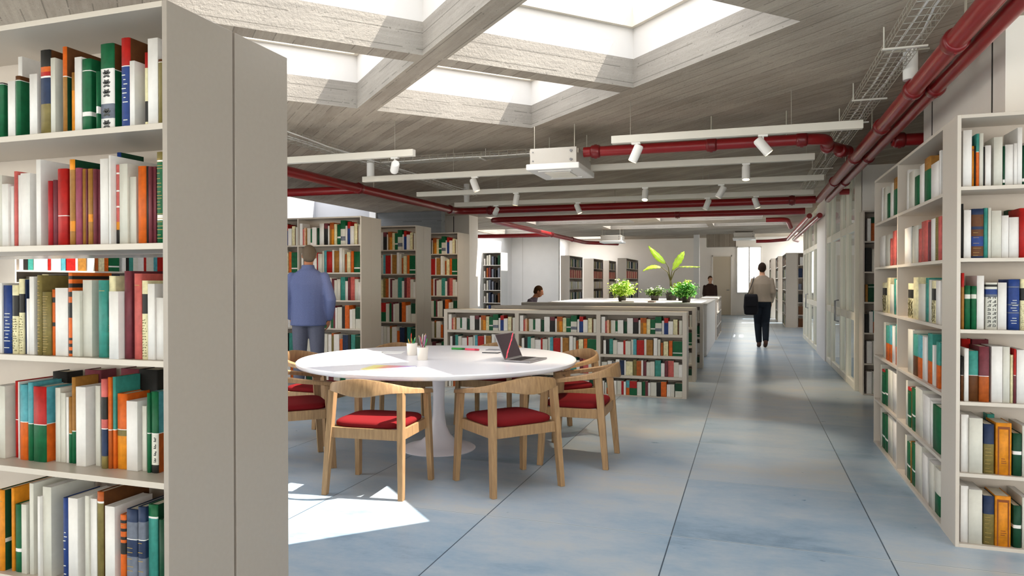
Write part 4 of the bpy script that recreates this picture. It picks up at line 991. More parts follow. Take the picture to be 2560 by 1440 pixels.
# ---------------------------------------------------------------- round table and chairs
TX, TY = -2.40, 5.33
t = thing('round_table', 'large round white pedestal table in the sun patch, ringed by oak armchairs', 'table', (TX, TY, 0))
bm = bmesh.new(); lathe(bm, [(.001, .698), (1.085, .698), (1.11, .704), (1.12, .716), (1.12, .732), (1.112, .74), (.001, .74)], 96); obj('tabletop', bm, WHITEG, t, smooth=True)
bm = bmesh.new(); lathe(bm, [(.001, 0), (.30, 0), (.302, .006), (.29, .014), (.22, .03), (.15, .058), (.095, .11), (.063, .18), (.05, .27), (.046, .4), (.052, .55), (.075, .64), (.13, .69), (.16, .698), (.001, .698)], 48)
obj('pedestal', bm, mat('white_lacquer_pedestal', 'e6dee2', .25, .5), t, smooth=True)
def smooth_path(n=33):
    """horseshoe rail from the right arm tip round the back to the left arm tip: x, y, top, height, thickness"""
    K = [(.258, .245, .628, .028, .052), (.272, .06, .655, .03, .046), (.258, -.13, .69, .04, .036), (.19, -.25, .725, .06, .027), (.0, -.30, .752, .106, .022)]
    K = K+[(-x, y, a, b, c) for x, y, a, b, c in K[-2::-1]]
    out = []
    for i in range(n):
        u = i/(n-1)*(len(K)-1); k = min(int(u), len(K)-2); f = u-k
        g = lambda j: K[max(0, min(len(K)-1, j))]
        out.append([.5*((2*g(k)[c])+(-g(k-1)[c]+g(k+1)[c])*f+(2*g(k-1)[c]-5*g(k)[c]+4*g(k+1)[c]-g(k+2)[c])*f*f+(-g(k-1)[c]+3*g(k)[c]-3*g(k+1)[c]+g(k+2)[c])*f**3) for c in range(5)])
    return out
def slab_leg(bm, foot, top, a0, b0, a1, b1):
    R = []
    for p, a, b in ((foot, a0, b0), (tuple((foot[i]+top[i])/2 for i in range(3)), (a0+a1)/2*1.04, (b0+b1)/2*1.04), (top, a1, b1)):
        R.append([(p[0]+sx*a/2, p[1]+sy*b/2, p[2]) for sx, sy in ((-1, -1), (1, -1), (1, 1), (-1, 1))])
    loft(bm, R)
def make_chair(label):
    r = thing('armchair', label, 'chair', (0, 0, 0), 0, 'oak armchairs around the round table')
    bm = bmesh.new(); P = smooth_path(); R = []
    for i, (x, y, tz, h, th) in enumerate(P):
        a = P[max(i-1, 0)]; b = P[min(i+1, len(P)-1)]; tx, ty = b[0]-a[0], b[1]-a[1]; L = math.hypot(tx, ty); nx, ny = -ty/L, tx/L
        lean = .012*(h/.1)
        sec = [(-.5, 0), (-.5, .8), (-.3, 1), (.3, 1), (.5, .8), (.5, 0), (.3, -.06), (-.3, -.06)]
        R.append([(x+nx*(s*th)-(y < -.1)*0+nx*lean*(q-.5)*-1, y+ny*(s*th)+ny*lean*(q-.5)*-1, tz-h+q*h) for s, q in sec])
    loft(bm, R); obj('backrest_rail', bm, OAK, r, smooth=True)
    for s in (-1, 1):
        bm = bmesh.new(); slab_leg(bm, (s*.272, .24, 0), (s*.255, .205, .605), .034, .042, .036, .056); obj('leg', bm, OAK, r, bev=.003)
        bm = bmesh.new(); slab_leg(bm, (s*.262, -.25, 0), (s*.236, -.19, .665), .034, .04, .042, .052); obj('leg', bm, OAK, r, bev=.003)
    for s in (-1, 1): obj('side_rail', B(s*.243-.011, s*.243+.011, -.205, .2, .362, .43), OAK, r, bev=.002)
    obj('front_rail', B(-.24, .24, .195, .217, .362, .43), OAK, r, bev=.002); obj('rear_rail', B(-.232, .232, -.225, -.203, .362, .43), OAK, r, bev=.002)
    bm = bmesh.new(); R = []
    for z, k in ((.428, .93), (.434, .985), (.447, 1), (.458, .99), (.467, .94), (.471, .8), (.472, .4)):
        R.append([(k*.245*(abs(math.cos(a))**.42)*math.copysign(1, math.cos(a)), .005+k*.222*(abs(math.sin(a))**.42)*math.copysign(1, math.sin(a)), z) for a in [2*PI*q/40+.02 for q in range(40)]])
    loft(bm, R); obj('seat', bm, SEAT, r, smooth='full')
    return r
ch = None
CH = [(-86, 1.13, 0, 'oak armchair in front of the table, left of the two with backs to the camera'), (-42, 1.16, 2, 'oak armchair in front of the table, right of the two with backs to the camera'),
      (1, 1.17, 0, 'oak armchair on the right side of the table, its feet nearest the aisle'), (46, 1.18, 0, 'oak armchair at the right rear of the table, half hidden behind its neighbour'),
      (88, 1.16, 0, 'oak armchair behind the table, only its back rim showing beside the laptop'), (131, 1.16, 0, 'oak armchair behind the table, only its back rim showing beside the pencil cups'),
      (178, 1.15, 0, 'oak armchair at the left rear of the table, sunlit back before the standing man'), (223, 1.14, 0, 'oak armchair at the left of the table, partly hidden by the grey end panel')]
for a, d, tw, lb in CH:
    ar = R_(a); x, y = TX+d*math.cos(ar), TY+d*math.sin(ar); rz = ar+PI/2+R_(tw)
    if ch is None: ch = make_chair(lb); ch.location = (x, y, 0); ch.rotation_euler = (0, 0, rz)
    else: dup(ch, (x, y, 0), rz, lb)
# ---------------------------------------------------------------- things on the table
zt = .7402
lp = thing('laptop', 'open dark grey laptop with a red streak across its screen', 'laptop', (-1.77, 5.36, zt), R_(-98))
ALU = mat('space_grey_aluminium', 'a3a1a5', .35, .5, metal=.7); KEY = mat('laptop_keys', '2a2628', .6)
obj('base', B(-.16, .16, 0, .0, 0, 0) if False else B(-.16, .16, .0, .225, .002, .014), ALU, lp, bev=.004)
bm = bmesh.new()
for r_ in range(5):
    for c_ in range(13): box(bm, -.145+c_*.0224, -.145+c_*.0224+.019, .03+r_*.0215, .03+r_*.0215+.018, .0135, .0152)
obj('keyboard', bm, KEY, lp); obj('trackpad', B(-.05, .05, .15, .21, .0138, .0146), mat('trackpad', '8a888c', .3), lp)
M = Matrix.Translation((0, .004, .012)) @ Matrix.Rotation(R_(24), 4, 'X')
sc = obj('screen_lid', B(-.16, .16, -.004, .003, 0, .215, M=M), ALU, lp, bev=.002)
def m_screen():
    m = bpy.data.materials.new('laptop_screen'); m.use_nodes = True; t = NT(m); b = m.node_tree.nodes['Principled BSDF']
    P = t.n('TexCoord').outputs['Object']; sp = t.n('SeparateXYZ'); t.put(sp.inputs[0], P)
    d = t.m('ADD', t.m('SUBTRACT', sp.outputs[2], .105), t.m('MULTIPLY', sp.outputs[0], .62)); nz = t.noise(P, 18, 4)
    line = t.m('LESS_THAN', t.m('ABSOLUTE', t.m('ADD', d, t.m('MULTIPLY', t.m('SUBTRACT', nz, .5), .03))), .0065)
    t.put(b.inputs['Base Color'], t.mix(line, hx('2c2528'), hx('b83b4a'))); b.inputs['Roughness'].default_value = .25
    t.put(b.inputs['Emission Color'], t.mix(line, hx('4a4044'), hx('ff6a7c'))); b.inputs['Emission Strength'].default_value = .35; return m
obj('display', B(-.152, .152, .0032, .0042, .012, .208, M=M), m_screen(), sc)
def cup(label, x, y, pens, col):
    r = thing('pencil_cup', label, 'cup', (x, y, zt))
    bm = bmesh.new(); lathe(bm, [(.001, 0), (.036, 0), (.039, .004), (.0455, .1), (.0465, .102), (.0435, .101), (.037, .008), (.001, .006)], 28)
    obj('body', bm, mat('cream_ceramic', 'e4ddd2', .4), r, smooth=True)
    for k, (a, rr, h, c, cl) in enumerate(pens):
        p = thing('pencil', '%s standing in the %s' % (cl, 'nearer pencil cup' if col else 'rear pencil cup'), 'pencil', (x, y, zt+.0098), 0, 'pencils in the cups')
        f = V(.022*math.cos(a+2.2), .022*math.sin(a+2.2), 0); e = V(rr*math.cos(a), rr*math.sin(a), h); d = (e-f).normalized()
        bm = bmesh.new(); tube(bm, [f, e-d*.014], .0036, 6); obj('shaft', bm, mat('pencil_'+c, c, .4), p)
        bm = bmesh.new(); tube(bm, [e-d*.014, e], [.0036, .0009], 6); obj('tip', bm, mat('pencil_tip', 'c9a372', .6) if k % 2 else mat('pencil_'+c, c, .4), p)
cup('cream pencil cup standing in front, nearer of the two on the table', -2.448, 5.13, [(0, .03, .19, '7a5c8e', 'purple pencil leaning right'), (1, .028, .2, '9b8fa6', 'lilac pencil'), (2, .03, .195, 'd5cfc3', 'white pencil'), (3.1, .034, .185, '8a8788', 'grey pencil'), (.3, .036, .16, '2fae54', 'bright green pencil'), (5.6, .03, .19, 'b7788f', 'pink pencil'), (4.4, .03, .18, 'a63d52', 'dark red pencil')], 1)
cup('cream pencil cup standing behind, farther of the two on the table', -2.69, 5.43, [(0, .035, .15, '2f8f4a', 'green pencil'), (1, .03, .14, '3aa08a', 'teal pencil'), (2.2, .03, .175, 'c0392b', 'red pencil'), (3.2, .036, .13, 'd9a42c', 'yellow pencil'), (5, .03, .14, '6db04a', 'light green pencil')], 0)
def m_rainbow():
    m = bpy.data.materials.new('rainbow_print'); m.use_nodes = True; t = NT(m); b = m.node_tree.nodes['Principled BSDF']
    sp = t.n('SeparateXYZ'); t.put(sp.inputs[0], t.n('TexCoord').outputs['Object']); f = t.m('ADD', t.m('MULTIPLY', sp.outputs[0], 3.0), .5)
    t.put(b.inputs['Base Color'], t.ramp(f, [(.0, hx('ece0a4')), (.2, hx('e9dd86')), (.38, hx('e8a48c')), (.62, hx('dd9aa8')), (.85, hx('b7a6d6')), (1, hx('c9c0dc'))])); b.inputs['Roughness'].default_value = .4; return m
o = obj('magazine', B(-.165, .165, -.12, .12, 0, .006), m_rainbow(), loc=(-2.44, 4.56, zt), bev=.001); o.rotation_euler = (0, 0, .12); tag(o, 'thin magazine with yellow to violet gradient cover lying near the front table edge', 'magazine')
obj('pages', B(-.163, .163, -.118, .118, -.0001, .004), PAGESW, o)
for i, (x, y, a, lb) in enumerate(((-3.16, 5.42, .1, 'white paper pad lying in the sun at the left of the table'), (-3.0, 5.56, .3, 'loose white paper sheet partly under the pad at the left of the table'))):
    o = obj('paper_pad', B(-.15, .15, -.1, .1, 0, .012 if i == 0 else .003), mat('white_paper', 'eceae6', .8), loc=(x, y, zt), bev=.001); o.rotation_euler = (0, 0, a); tag(o, lb, 'paper')
o = obj('phone', B(-.075, .075, -.038, .038, 0, .008), mat('phone_body', '3a3a40', .25), loc=(-2.12, 5.82, zt), bev=.003); tag(o, 'dark phone lying flat on the table, left of the laptop', 'phone'); obj('screen', B(-.07, .07, -.034, .034, .0079, .0084), mat('phone_glass', '6b6b75', .12), o)
o = obj('notebook', B(-.08, .07, -.05, .05, 0, .006), mat('grey_notebook', '8b8b92', .5), loc=(-2.17, 6.07, zt), bev=.001); tag(o, 'thin grey notebook lying near the rear table edge behind the phone', 'notebook'); obj('pages', B(-.078, .068, -.048, .048, .0005, .0055), PAGESW, o)
for i, (x, y, a, c, c2, lb) in enumerate(((-2.50, 6.0, .05, '2f8f3a', '1d5a2a', 'green marker pen lying left of the phone'), (-2.36, 5.97, -.12, 'e0526a', 'b3273f', 'pink red marker pen lying left of the phone'))):
    r = thing('marker_pen', lb, 'pen', (x, y, zt), a); bm = bmesh.new(); tube(bm, [(-.07, 0, .0095), (.03, 0, .0095)], .009, 12); obj('barrel', bm, mat('marker_'+c, c, .4), r, smooth=True)
    bm = bmesh.new(); tube(bm, [(.03, 0, .0095), (.035, 0, .0095), (.07, 0, .0095)], [.009, .0094, .008], 12); obj('cap', bm, mat('marker_'+c2, c2, .4), r, smooth=True)
# ---------------------------------------------------------------- people
def ell(c, ru, rv, u, v, n=14): return [Vector(c)+u*(ru*math.cos(2*PI*k/n))+v*(rv*math.sin(2*PI*k/n)) for k in range(n)]
def trunk(bm, prof, n=18):
    """prof: (centre, half width, half depth, lean of the width axis about z)"""
    R = []
    for c, a, b, yw in prof: R.append(ell(c, a, b, V(math.cos(yw), math.sin(yw), 0), V(-math.sin(yw), math.cos(yw), 0), n))
    loft(bm, R)
def limb(bm, pts, rad, n=12):
    P = [Vector(p) for p in pts]; Q = [P[0]]; r = [rad[0]]
    for i in range(len(P)-1):
        for f in (.34, .67, 1): Q.append(P[i].lerp(P[i+1], f)); r.append(rad[i]*(1-f)+rad[i+1]*f+(.06*rad[i] if f < 1 else 0)*(.5))
    Q = [Q[0]-(Q[1]-Q[0]).normalized()*rad[0]*.6]+Q+[Q[-1]+(Q[-1]-Q[-2]).normalized()*rad[-1]*.5]; r = [rad[0]*.6]+r+[rad[-1]*.55]
    tube(bm, Q, r, n)
def hand(bm, wrist, d, palm_n, s=1.0, curl=.5):
    d = Vector(d).normalized(); nn = Vector(palm_n).normalized(); sd = d.cross(nn).normalized()
    w = Vector(wrist); k = w+d*.085*s
    R = [ell(w, .024*s, .017*s, sd, nn), ell(w+d*.03*s, .033*s, .017*s, sd, nn), ell(w+d*.06*s, .04*s, .015*s, sd, nn), ell(k, .039*s, .012*s, sd, nn)]; loft(bm, R)
    for i, (o, L) in enumerate(((-.03, .068), (-.0105, .078), (.0105, .074), (.03, .058))):
        p = k+sd*o*s-d*.006; pts = [p]; dd = d.copy()
        for j in range(3):
            dd = (dd*math.cos(curl*.55)+nn*math.sin(curl*.55)).normalized(); nn2 = nn; pts.append(pts[-1]+dd*L*s*(.42, .33, .25)[j])
        tube(bm, pts, [.0088*s, .0084*s, .0078*s, .0062*s], 8)
    b = w+d*.028*s-sd*.028*s; tube(bm, [b, b+(d*.5-sd*.75+nn*.3).normalized()*.035*s, b+(d*.5-sd*.75+nn*.3).normalized()*.035*s+(d*.9-sd*.2+nn*.3).normalized()*.03*s], [.012*s, .0105*s, .0075*s], 8)
def finish(name, bm, m, parent, vox, sm=4, group=None):
    o = obj(name, bm, m, parent, smooth='full')
    r = o.modifiers.new('union', 'REMESH'); r.mode = 'VOXEL'; r.voxel_size = vox; r.use_smooth_shade = True
    s = o.modifiers.new('soften', 'SMOOTH'); s.factor = .5; s.iterations = sm
    return o
def head(bm, c, yaw, nod=0, s=1.0):
    """c is the centre of the skull; faces local +y turned by yaw, nodding forward by nod"""
    M = Matrix.Rotation(yaw, 3, 'Z') @ Matrix.Rotation(-nod, 3, 'X'); c = Vector(c); q = lambda x, y, z: c+M @ V(x*s, y*s, z*s)
    blob(bm, q(0, -.012, .015), .076*s, .095*s, .1*s, M, 20, 14)
    R = [ell(q(0, y, z), a*s, b*s, M @ V(1, 0, 0), M @ V(0, 1, 0)) for y, z, a, b in ((.02, .05, .07, .075), (.022, 0, .068, .078), (.027, -.04, .06, .07), (.034, -.075, .047, .058), (.04, -.102, .03, .04), (.042, -.115, .012, .018))]; loft(bm, R)
    loft(bm, [ell(q(0, y, z), a*s, b*s, M @ V(1, 0, 0), M @ V(0, 1, 0), 8) for y, z, a, b in ((.094, .022, .007, .01), (.106, .0, .01, .014), (.114, -.022, .015, .016), (.1, -.034, .013, .012))])   # nose
    for x in (-1, 1):
        blob(bm, q(.03*x, .078, .018), .015*s, .012*s, .009*s, M, 10, 6); blob(bm, q(.078*x, .0, -.006), .012*s, .02*s, .032*s, M, 10, 8)
    blob(bm, q(0, .093, -.056), .024*s, .012*s, .006*s, M, 10, 6); blob(bm, q(0, .091, -.068), .021*s, .012*s, .007*s, M, 10, 6)
    return M, q
def hairdo(parent, c, yaw, nod, m, s=1.0, low=-.045, back=1.0):
    M, q = None, None; bm = bmesh.new(); M = Matrix.Rotation(yaw, 3, 'Z') @ Matrix.Rotation(-nod, 3, 'X'); c = Vector(c); q = lambda x, y, z: c+M @ V(x*s, y*s, z*s)
    blob(bm, q(0, -.02, .022), .084*s, .098*s, .104*s, M, 20, 14); blob(bm, q(0, -.05, low), .07*s, .058*s, .06*s, M, 16, 10)
    # the face and the neck stay clear of hair
    ny = M @ V(0, 1, 0); pz = M @ V(0, 0, 1)
    o = finish('hair', bm, m, parent, .008, 3); return o
def eyes(parent, c, yaw, nod, m_w, m_d, s=1.0):
    M = Matrix.Rotation(yaw, 3, 'Z') @ Matrix.Rotation(-nod, 3, 'X'); c = Vector(c)
    for x in (-1, 1):
        bm = bmesh.new(); blob(bm, c+M @ V(.03*x*s, .083*s, .019*s), .011*s, .009*s, .007*s, M, 12, 8); e = obj('eye', bm, m_d, parent, smooth='full')
SKIN = mat('skin', 'c39173', .55, .3, var=.05, vscale=30); SKIN2 = mat('skin_warm', 'b5795a', .55, .3, var=.05, vscale=30); EYE = mat('eye_dark', '2a1c14', .2)
def figure(name, label, loc, rz, J, colors, vox=.009, seated=False):
    r = thing(name, label, 'person', loc, rz)
    bm = bmesh.new(); hip = Vector(J['hip']); ch = Vector(J['chest']); nk = Vector(J['neck']); hd = Vector(J['head']); yw = J.get('yaw', 0)
    s = J.get('s', 1.0)
    trunk(bm, [(hip-V(0, 0, .1), .10*s, .09*s, yw), (hip-V(0, 0, .04), .165*s, .11*s, yw), (hip+V(0, 0, .03), .165*s, .112*s, yw), (hip.lerp(ch, .4), .14*s, .1*s, yw), (hip.lerp(ch, .75), .16*s, .112*s, yw), (ch, .178*s, .112*s, yw), (ch.lerp(nk, .55), .16*s, .09*s, yw), (ch.lerp(nk, .85), .09*s, .07*s, yw), (nk, .055*s, .056*s, yw)])
    limb(bm, [nk-V(0, 0, .03), nk.lerp(hd, .6)], [.056*s, .05*s])
    head(bm, hd, J.get('face', 0), J.get('nod', 0), s*.98)
    for k in ('l', 'r'):
        a = J['arm_'+k]; limb(bm, a[:3], [.05*s, .041*s, .026*s]); hand(bm, a[2], Vector(a[3]), a[4], s, J.get('curl', .6))
        g = J['leg_'+k]; limb(bm, g[:3], [.083*s, .055*s, .036*s])
        an, toe = Vector(g[2]), Vector(g[3]); limb(bm, [an-V(0, 0, .03)-(toe-an).normalized()*.02, an.lerp(toe, .55)-V(0, 0, .012), toe], [.034*s, .036*s, .026*s])
    finish('body', bm, colors['skin'], r, vox)
    hairdo(r, hd, J.get('face', 0), J.get('nod', 0), colors['hair'], s*.98, colors.get('hairlow', -.03)); eyes(r, hd, J.get('face', 0), J.get('nod', 0), None, EYE, s*.98)
    # trousers
    bm = bmesh.new(); trunk(bm, [(hip-V(0, 0, .11), .12*s, .105*s, yw), (hip-V(0, 0, .05), .178*s, .128*s, yw), (hip+V(0, 0, .04), .178*s, .126*s, yw), (hip+V(0, 0, .1), .165*s, .115*s, yw)])
    for k in ('l', 'r'): g = J['leg_'+k]; limb(bm, [g[0], g[1], Vector(g[2]).lerp(Vector(g[1]), .06)], [.098*s, .076*s, .058*s])
    finish('trousers', bm, colors['trousers'], r, .012)
    # jacket or jumper: the torso to the hem, sleeves to the wrist
    bm = bmesh.new(); hem = J.get('hem', .02); P = colors.get('puff', .022)
    trunk(bm, [(hip+V(0, 0, hem), (.178+P)*s, (.125+P)*s, yw), (hip.lerp(ch, .3), (.158+P)*s, (.112+P)*s, yw), (hip.lerp(ch, .7), (.172+P)*s, (.118+P)*s, yw), (ch, (.188+P)*s, (.118+P)*s, yw), (ch.lerp(nk, .5), (.175+P*.6)*s, .1*s, yw), (ch.lerp(nk, .8), .115*s, .082*s, yw), (nk-V(0, 0, .01), .07*s, .072*s, yw)])
    for k in ('l', 'r'): a = J['arm_'+k]; limb(bm, [Vector(a[0]), a[1], Vector(a[2]).lerp(Vector(a[1]), .04)], [(.05+P*.3)*s, (.049+P*.45)*s, (.038+P*.3)*s])
    top = finish(colors['topname'], bm, colors['top'], r, .011)
    if colors.get('collar'):
        bm = bmesh.new(); R = [ell(nk+V(0, -.004, z), a, a*1.02, V(1, 0, 0), V(0, 1, 0), 20) for z, a in ((-.03, .082), (.022, .068), (.024, .06), (-.025, .07))]; loft(bm, R, True, False); obj('collar', bm, colors['top'], top, smooth='full')
    for k in ('l', 'r'):
        g = J['leg_'+k]; an, toe = Vector(g[2]), Vector(g[3]); bm = bmesh.new(); d = (toe-an).normalized()
        limb(bm, [an-V(0, 0, .036)-d*.03, an.lerp(toe, .5)-V(0, 0, .018), toe+d*.01], [.041*s, .044*s, .034*s]); limb(bm, [an-V(0, 0, .03), an+V(0, 0, .02)], [.045*s, .044*s])
        f = min(v.co.z for v in bm.verts); finish('shoe', bm, colors['shoe'], r, .009)
    return r
def legs(sx, hipz, knee, ank, toe): return [(sx*.088, 0, hipz-.03), knee, ank, toe]
# standing man in the blue jacket, back to the camera, right elbow bent, hand at the trouser pocket
JKT = mat('slate_blue_wool', '67719a', .9, .15, var=.1, vscale=120, bump=.1, bscale=400)
figure('person', 'person standing at the tall cases in a slate blue jacket and grey trousers, back turned', (-4.86, 7.12, 0), R_(22),
    dict(hip=(0, 0, .95), chest=(0, .005, 1.33), neck=(0, -.005, 1.53), head=(.005, .03, 1.665), face=.15, nod=.08, hem=-.10,
         arm_l=[(-.18, 0, 1.43), (-.24, -.03, 1.16), (-.22, .09, .93), (.1, .3, -1), (1, .2, 0)], arm_r=[(.18, 0, 1.43), (.27, -.06, 1.15), (.225, .06, .92), (-.15, .25, -1), (-1, .2, 0)],
         leg_l=[(-.09, 0, .92), (-.1, .01, .5), (-.11, -.02, .085), (-.13, .13, .03)], leg_r=[(.09, 0, .92), (.1, .015, .5), (.11, -.01, .085), (.13, .14, .03)]),
    dict(skin=SKIN2, hair=mat('grey_brown_hair', '6e6153', .9, .1, var=.15, vscale=200, bump=.3, bscale=300), trousers=mat('grey_trousers', '666878', .9, .1, var=.06, vscale=80), top=JKT, topname='jacket', shoe=mat('dark_shoe', '2c2521', .5), collar=True, puff=.03), vox=.008)
# the centre vent and the pocket line of the jacket
# walking man in the aisle, back turned, black bag on the left hip
wm = figure('person', 'person walking away down the aisle in beige jumper and dark jeans, carrying a bag', (.27, 15.65, 0), R_(4),
    dict(hip=(0, 0, .94), chest=(0, .02, 1.31), neck=(0, .02, 1.5), head=(0, .05, 1.635), face=0, nod=.1, hem=-.0,
         arm_l=[(-.175, .01, 1.40), (-.225, .0, 1.14), (-.2, .14, .93), (0, .2, -1), (1, 0, 0)], arm_r=[(.175, .01, 1.40), (.215, -.04, 1.14), (.19, .12, .93), (0, .25, -1), (-1, 0, 0)],
         leg_l=[(-.085, 0, .9), (-.075, .1, .49), (-.06, -.03, .085), (-.06, .1, .03)], leg_r=[(.085, 0, .9), (.07, .02, .49), (.05, -.24, .13), (.05, -.11, .04)]),
    dict(skin=SKIN, hair=mat('dark_brown_hair', '2a1d15', .85, .15, var=.2, vscale=200, bump=.3, bscale=300), trousers=mat('dark_denim', '23282f', .9, .1, var=.1, vscale=90), top=mat('beige_knit', '988979', .95, .1, var=.08, vscale=150, bump=.2, bscale=250), topname='jumper', shoe=mat('brown_leather_shoe', '4a2a1a', .5), puff=.016), vox=.009)
bag = thing('shoulder_bag', 'black shoulder bag hanging at the left hip of the person walking down the aisle', 'bag', (.05, 15.41, 0))
BLK = mat('black_canvas', '17161a', .8, .2, var=.1, vscale=60)
bm = bmesh.new(); R = []
for z, a, b in ((.68, .05, .10), (.70, .065, .13), (.84, .07, .145), (1.04, .06, .135), (1.10, .045, .12), (1.105, .03, .10)): R.append([V(b*math.copysign(abs(math.cos(q))**.6, math.cos(q)), a*math.copysign(abs(math.sin(q))**.6, math.sin(q)), z) for q in [2*PI*k/20+.05 for k in range(20)]])
loft(bm, R); obj('bag_body', bm, BLK, bag, smooth='full')
obj('flap', B(-.11, .11, -.082, -.071, .86, 1.06), BLK, bag, bev=.004)
bm = bmesh.new(); tube(bm, [(-.08, .0, 1.08), (-.02, .05, 1.2), (.035, .1, 1.36), (.055, .17, 1.455), (.065, .26, 1.46), (.05, .35, 1.38), (.02, .40, 1.2)], .007, 8); obj('strap', bm, BLK, bag, smooth='full')
# seated reader past the low rows, leaning forward, in profile to the right
st = thing('stool', 'low stool under the person bending forward beyond the low bookcases', 'stool', (-4.39, 14.0, 0))
bm = bmesh.new(); lathe(bm, [(.001, .36), (.17, .36), (.18, .37), (.18, .395), (.001, .40)], 28); obj('seat', bm, OAK, st, smooth=True)
for k in range(4):
    a = PI/4+k*PI/2; bm = bmesh.new(); tube(bm, [(.13*math.cos(a), .13*math.sin(a), .36), (.17*math.cos(a), .17*math.sin(a), 0)], [.016, .012], 10); obj('leg', bm, OAK, st, smooth=True)
figure('person', 'person in a mauve grey top bending forward in profile beyond the low bookcases', (-4.37, 14.0, 0), R_(-82),
    dict(hip=(0, -.02, .53), chest=(0, .11, .88), neck=(0, .21, 1.05), head=(0, .29, 1.16), face=0, nod=.45, hem=.0, s=.97,
         arm_l=[(-.185, .13, .98), (-.22, .24, .73), (-.13, .42, .64), (.2, 1, -.2), (.3, 0, -1)], arm_r=[(.185, .13, .98), (.22, .24, .73), (.13, .42, .64), (-.2, 1, -.2), (-.3, 0, -1)],
         leg_l=[(-.09, 0, .5), (-.11, .42, .5), (-.11, .40, .085), (-.12, .54, .03)], leg_r=[(.09, 0, .5), (.11, .42, .5), (.11, .40, .085), (.12, .54, .03)]),
    dict(skin=SKIN2, hair=mat('brown_hair', '4c3118', .85, .15, var=.2, vscale=200, bump=.3, bscale=300), trousers=mat('brown_trousers', '5b4a42', .9, .1), top=mat('mauve_grey_cotton', '6c6068', .9, .1, var=.05, vscale=60), topname='shirt', shoe=mat('dark_shoe', '2c2521', .5), puff=.018), vox=.01)
# distant figure in dark clothes before the beige door
figure('person', 'distant person in dark clothes standing by the beige door at the far end', (-1.10, 22.3, 0), R_(200),
    dict(hip=(0, 0, .84), chest=(0, 0, 1.14), neck=(0, 0, 1.31), head=(0, .02, 1.43), face=0, nod=.1, hem=-.15, s=.86,
         arm_l=[(-.165, 0, 1.23), (-.185, -.02, .99), (-.16, .06, .8), (0, .2, -1), (1, 0, 0)], arm_r=[(.165, 0, 1.23), (.185, -.02, .99), (.16, .06, .8), (0, .2, -1), (-1, 0, 0)],
         leg_l=[(-.08, 0, .8), (-.08, .02, .44), (-.08, 0, .08), (-.09, .12, .028)], leg_r=[(.08, 0, .8), (.08, .02, .44), (.08, 0, .08), (.09, .12, .028)]),
    dict(skin=SKIN, hair=mat('brown_hair', '4c3118', .85), trousers=mat('dark_cloth', '241d1b', .9, .1), top=mat('dark_brown_cloth', '3a2a25', .9, .1), topname='coat', shoe=mat('dark_shoe', '2c2521', .5), puff=.01), vox=.012)
# ---------------------------------------------------------------- plants on the white counter
LEAF = mat('banana_leaf', 'a3c52e', .45, .35, var=.25, vscale=7); LEAFD = mat('banana_leaf_under', '4e6a1c', .5, .3, var=.15, vscale=7)
STEMM = mat('plant_stem', '5a5426', .6); POT = mat('dark_pot', '3b352f', .7); SOIL = mat('potting_soil', '2e231a', .95, var=.3, vscale=80)
def blade(root, base, tip, sag, wd, twist):
    base, tip = Vector(base), Vector(tip); n = 14; L = (tip-base); side = L.cross(V(0, 0, 1)).normalized(); up = side.cross(L).normalized(); rows = []
    side = (side*math.cos(twist)+up*math.sin(twist)).normalized(); nrm = side.cross(L).normalized(); bm = bmesh.new(); R = []
    for k in range(n+1):
        f = k/n; c = base+L*f+V(0, 0, sag*4*f*(1-f)); q = wd*(math.sin(PI*min(1, f*.98+.015))**.75)*(1.1-.35*f)
        R.append([bm.verts.new(c+side*q*s+nrm*(-abs(s)*q*.28)+nrm*.012*math.sin(k*2.1+s*5)*abs(s)) for s in (-1, -.55, 0, .55, 1)])
    for a, b in zip(R, R[1:]):
        for i in range(4): bm.faces.new((a[i], a[i+1], b[i+1], b[i]))
    bmesh.ops.recalc_face_normals(bm, faces=bm.faces)
    o = obj('leaf', bm, [LEAF], root, smooth='full'); s = o.modifiers.new('thickness', 'SOLIDIFY'); s.thickness = .003
    bm = bmesh.new(); tube(bm, [base+L*f+V(0, 0, sag*4*f*(1-f)-.004) for f in (0, .25, .5, .75, .97)], [.008, .007, .006, .004, .002], 6); obj('midrib', bm, mat('leaf_midrib', 'b6c46a', .5), o, smooth='full')
CT = .966
b = thing('leafy_plant', 'tall plant with four big arching leaves rising from the white counter', 'plant', (-1.56, 15.5, CT))
bm = bmesh.new(); lathe(bm, [(.001, 0), (.1, 0), (.13, .16), (.135, .17), (.12, .17), (.001, .15)], 24); p = obj('pot', bm, POT, b, smooth=True)
bm = bmesh.new(); tube(bm, [(0, 0, .14), (-.01, 0, .3), (-.02, .0, .42)], [.03, .026, .02], 10); obj('stem', bm, STEMM, b, smooth='full')
for st_, (bs_, tp, sag, wd, tw) in (([(-.02, 0, .40), (-.08, 0, .60), (-.22, -.02, .71)], ((-.22, -.02, .70), (-.60, -.05, .62), .07, .075, .5)), ([(-.02, 0, .40), (-.07, .03, .7), (-.13, .05, .80)], ((-.13, .05, .78), (-.50, .08, 1.17), -.02, .06, 1.1)),
     ([(-.02, 0, .40), (.0, 0, .56), (.02, 0, .66)], ((.02, 0, .64), (.26, .06, 1.04), .04, .085, -.7)), ([(-.02, 0, .40), (.07, -.03, .62), (.2, -.05, .72)], ((.18, -.05, .71), (.60, -.10, .70), .015, .06, .1))):
    bm = bmesh.new(); tube(bm, st_, [.012, .009, .007], 8); obj('leaf_stalk', bm, STEMM, b, smooth='full'); blade(b, *bs_, ) if False else blade(b, bs_, tp, sag, wd*1.3, tw)
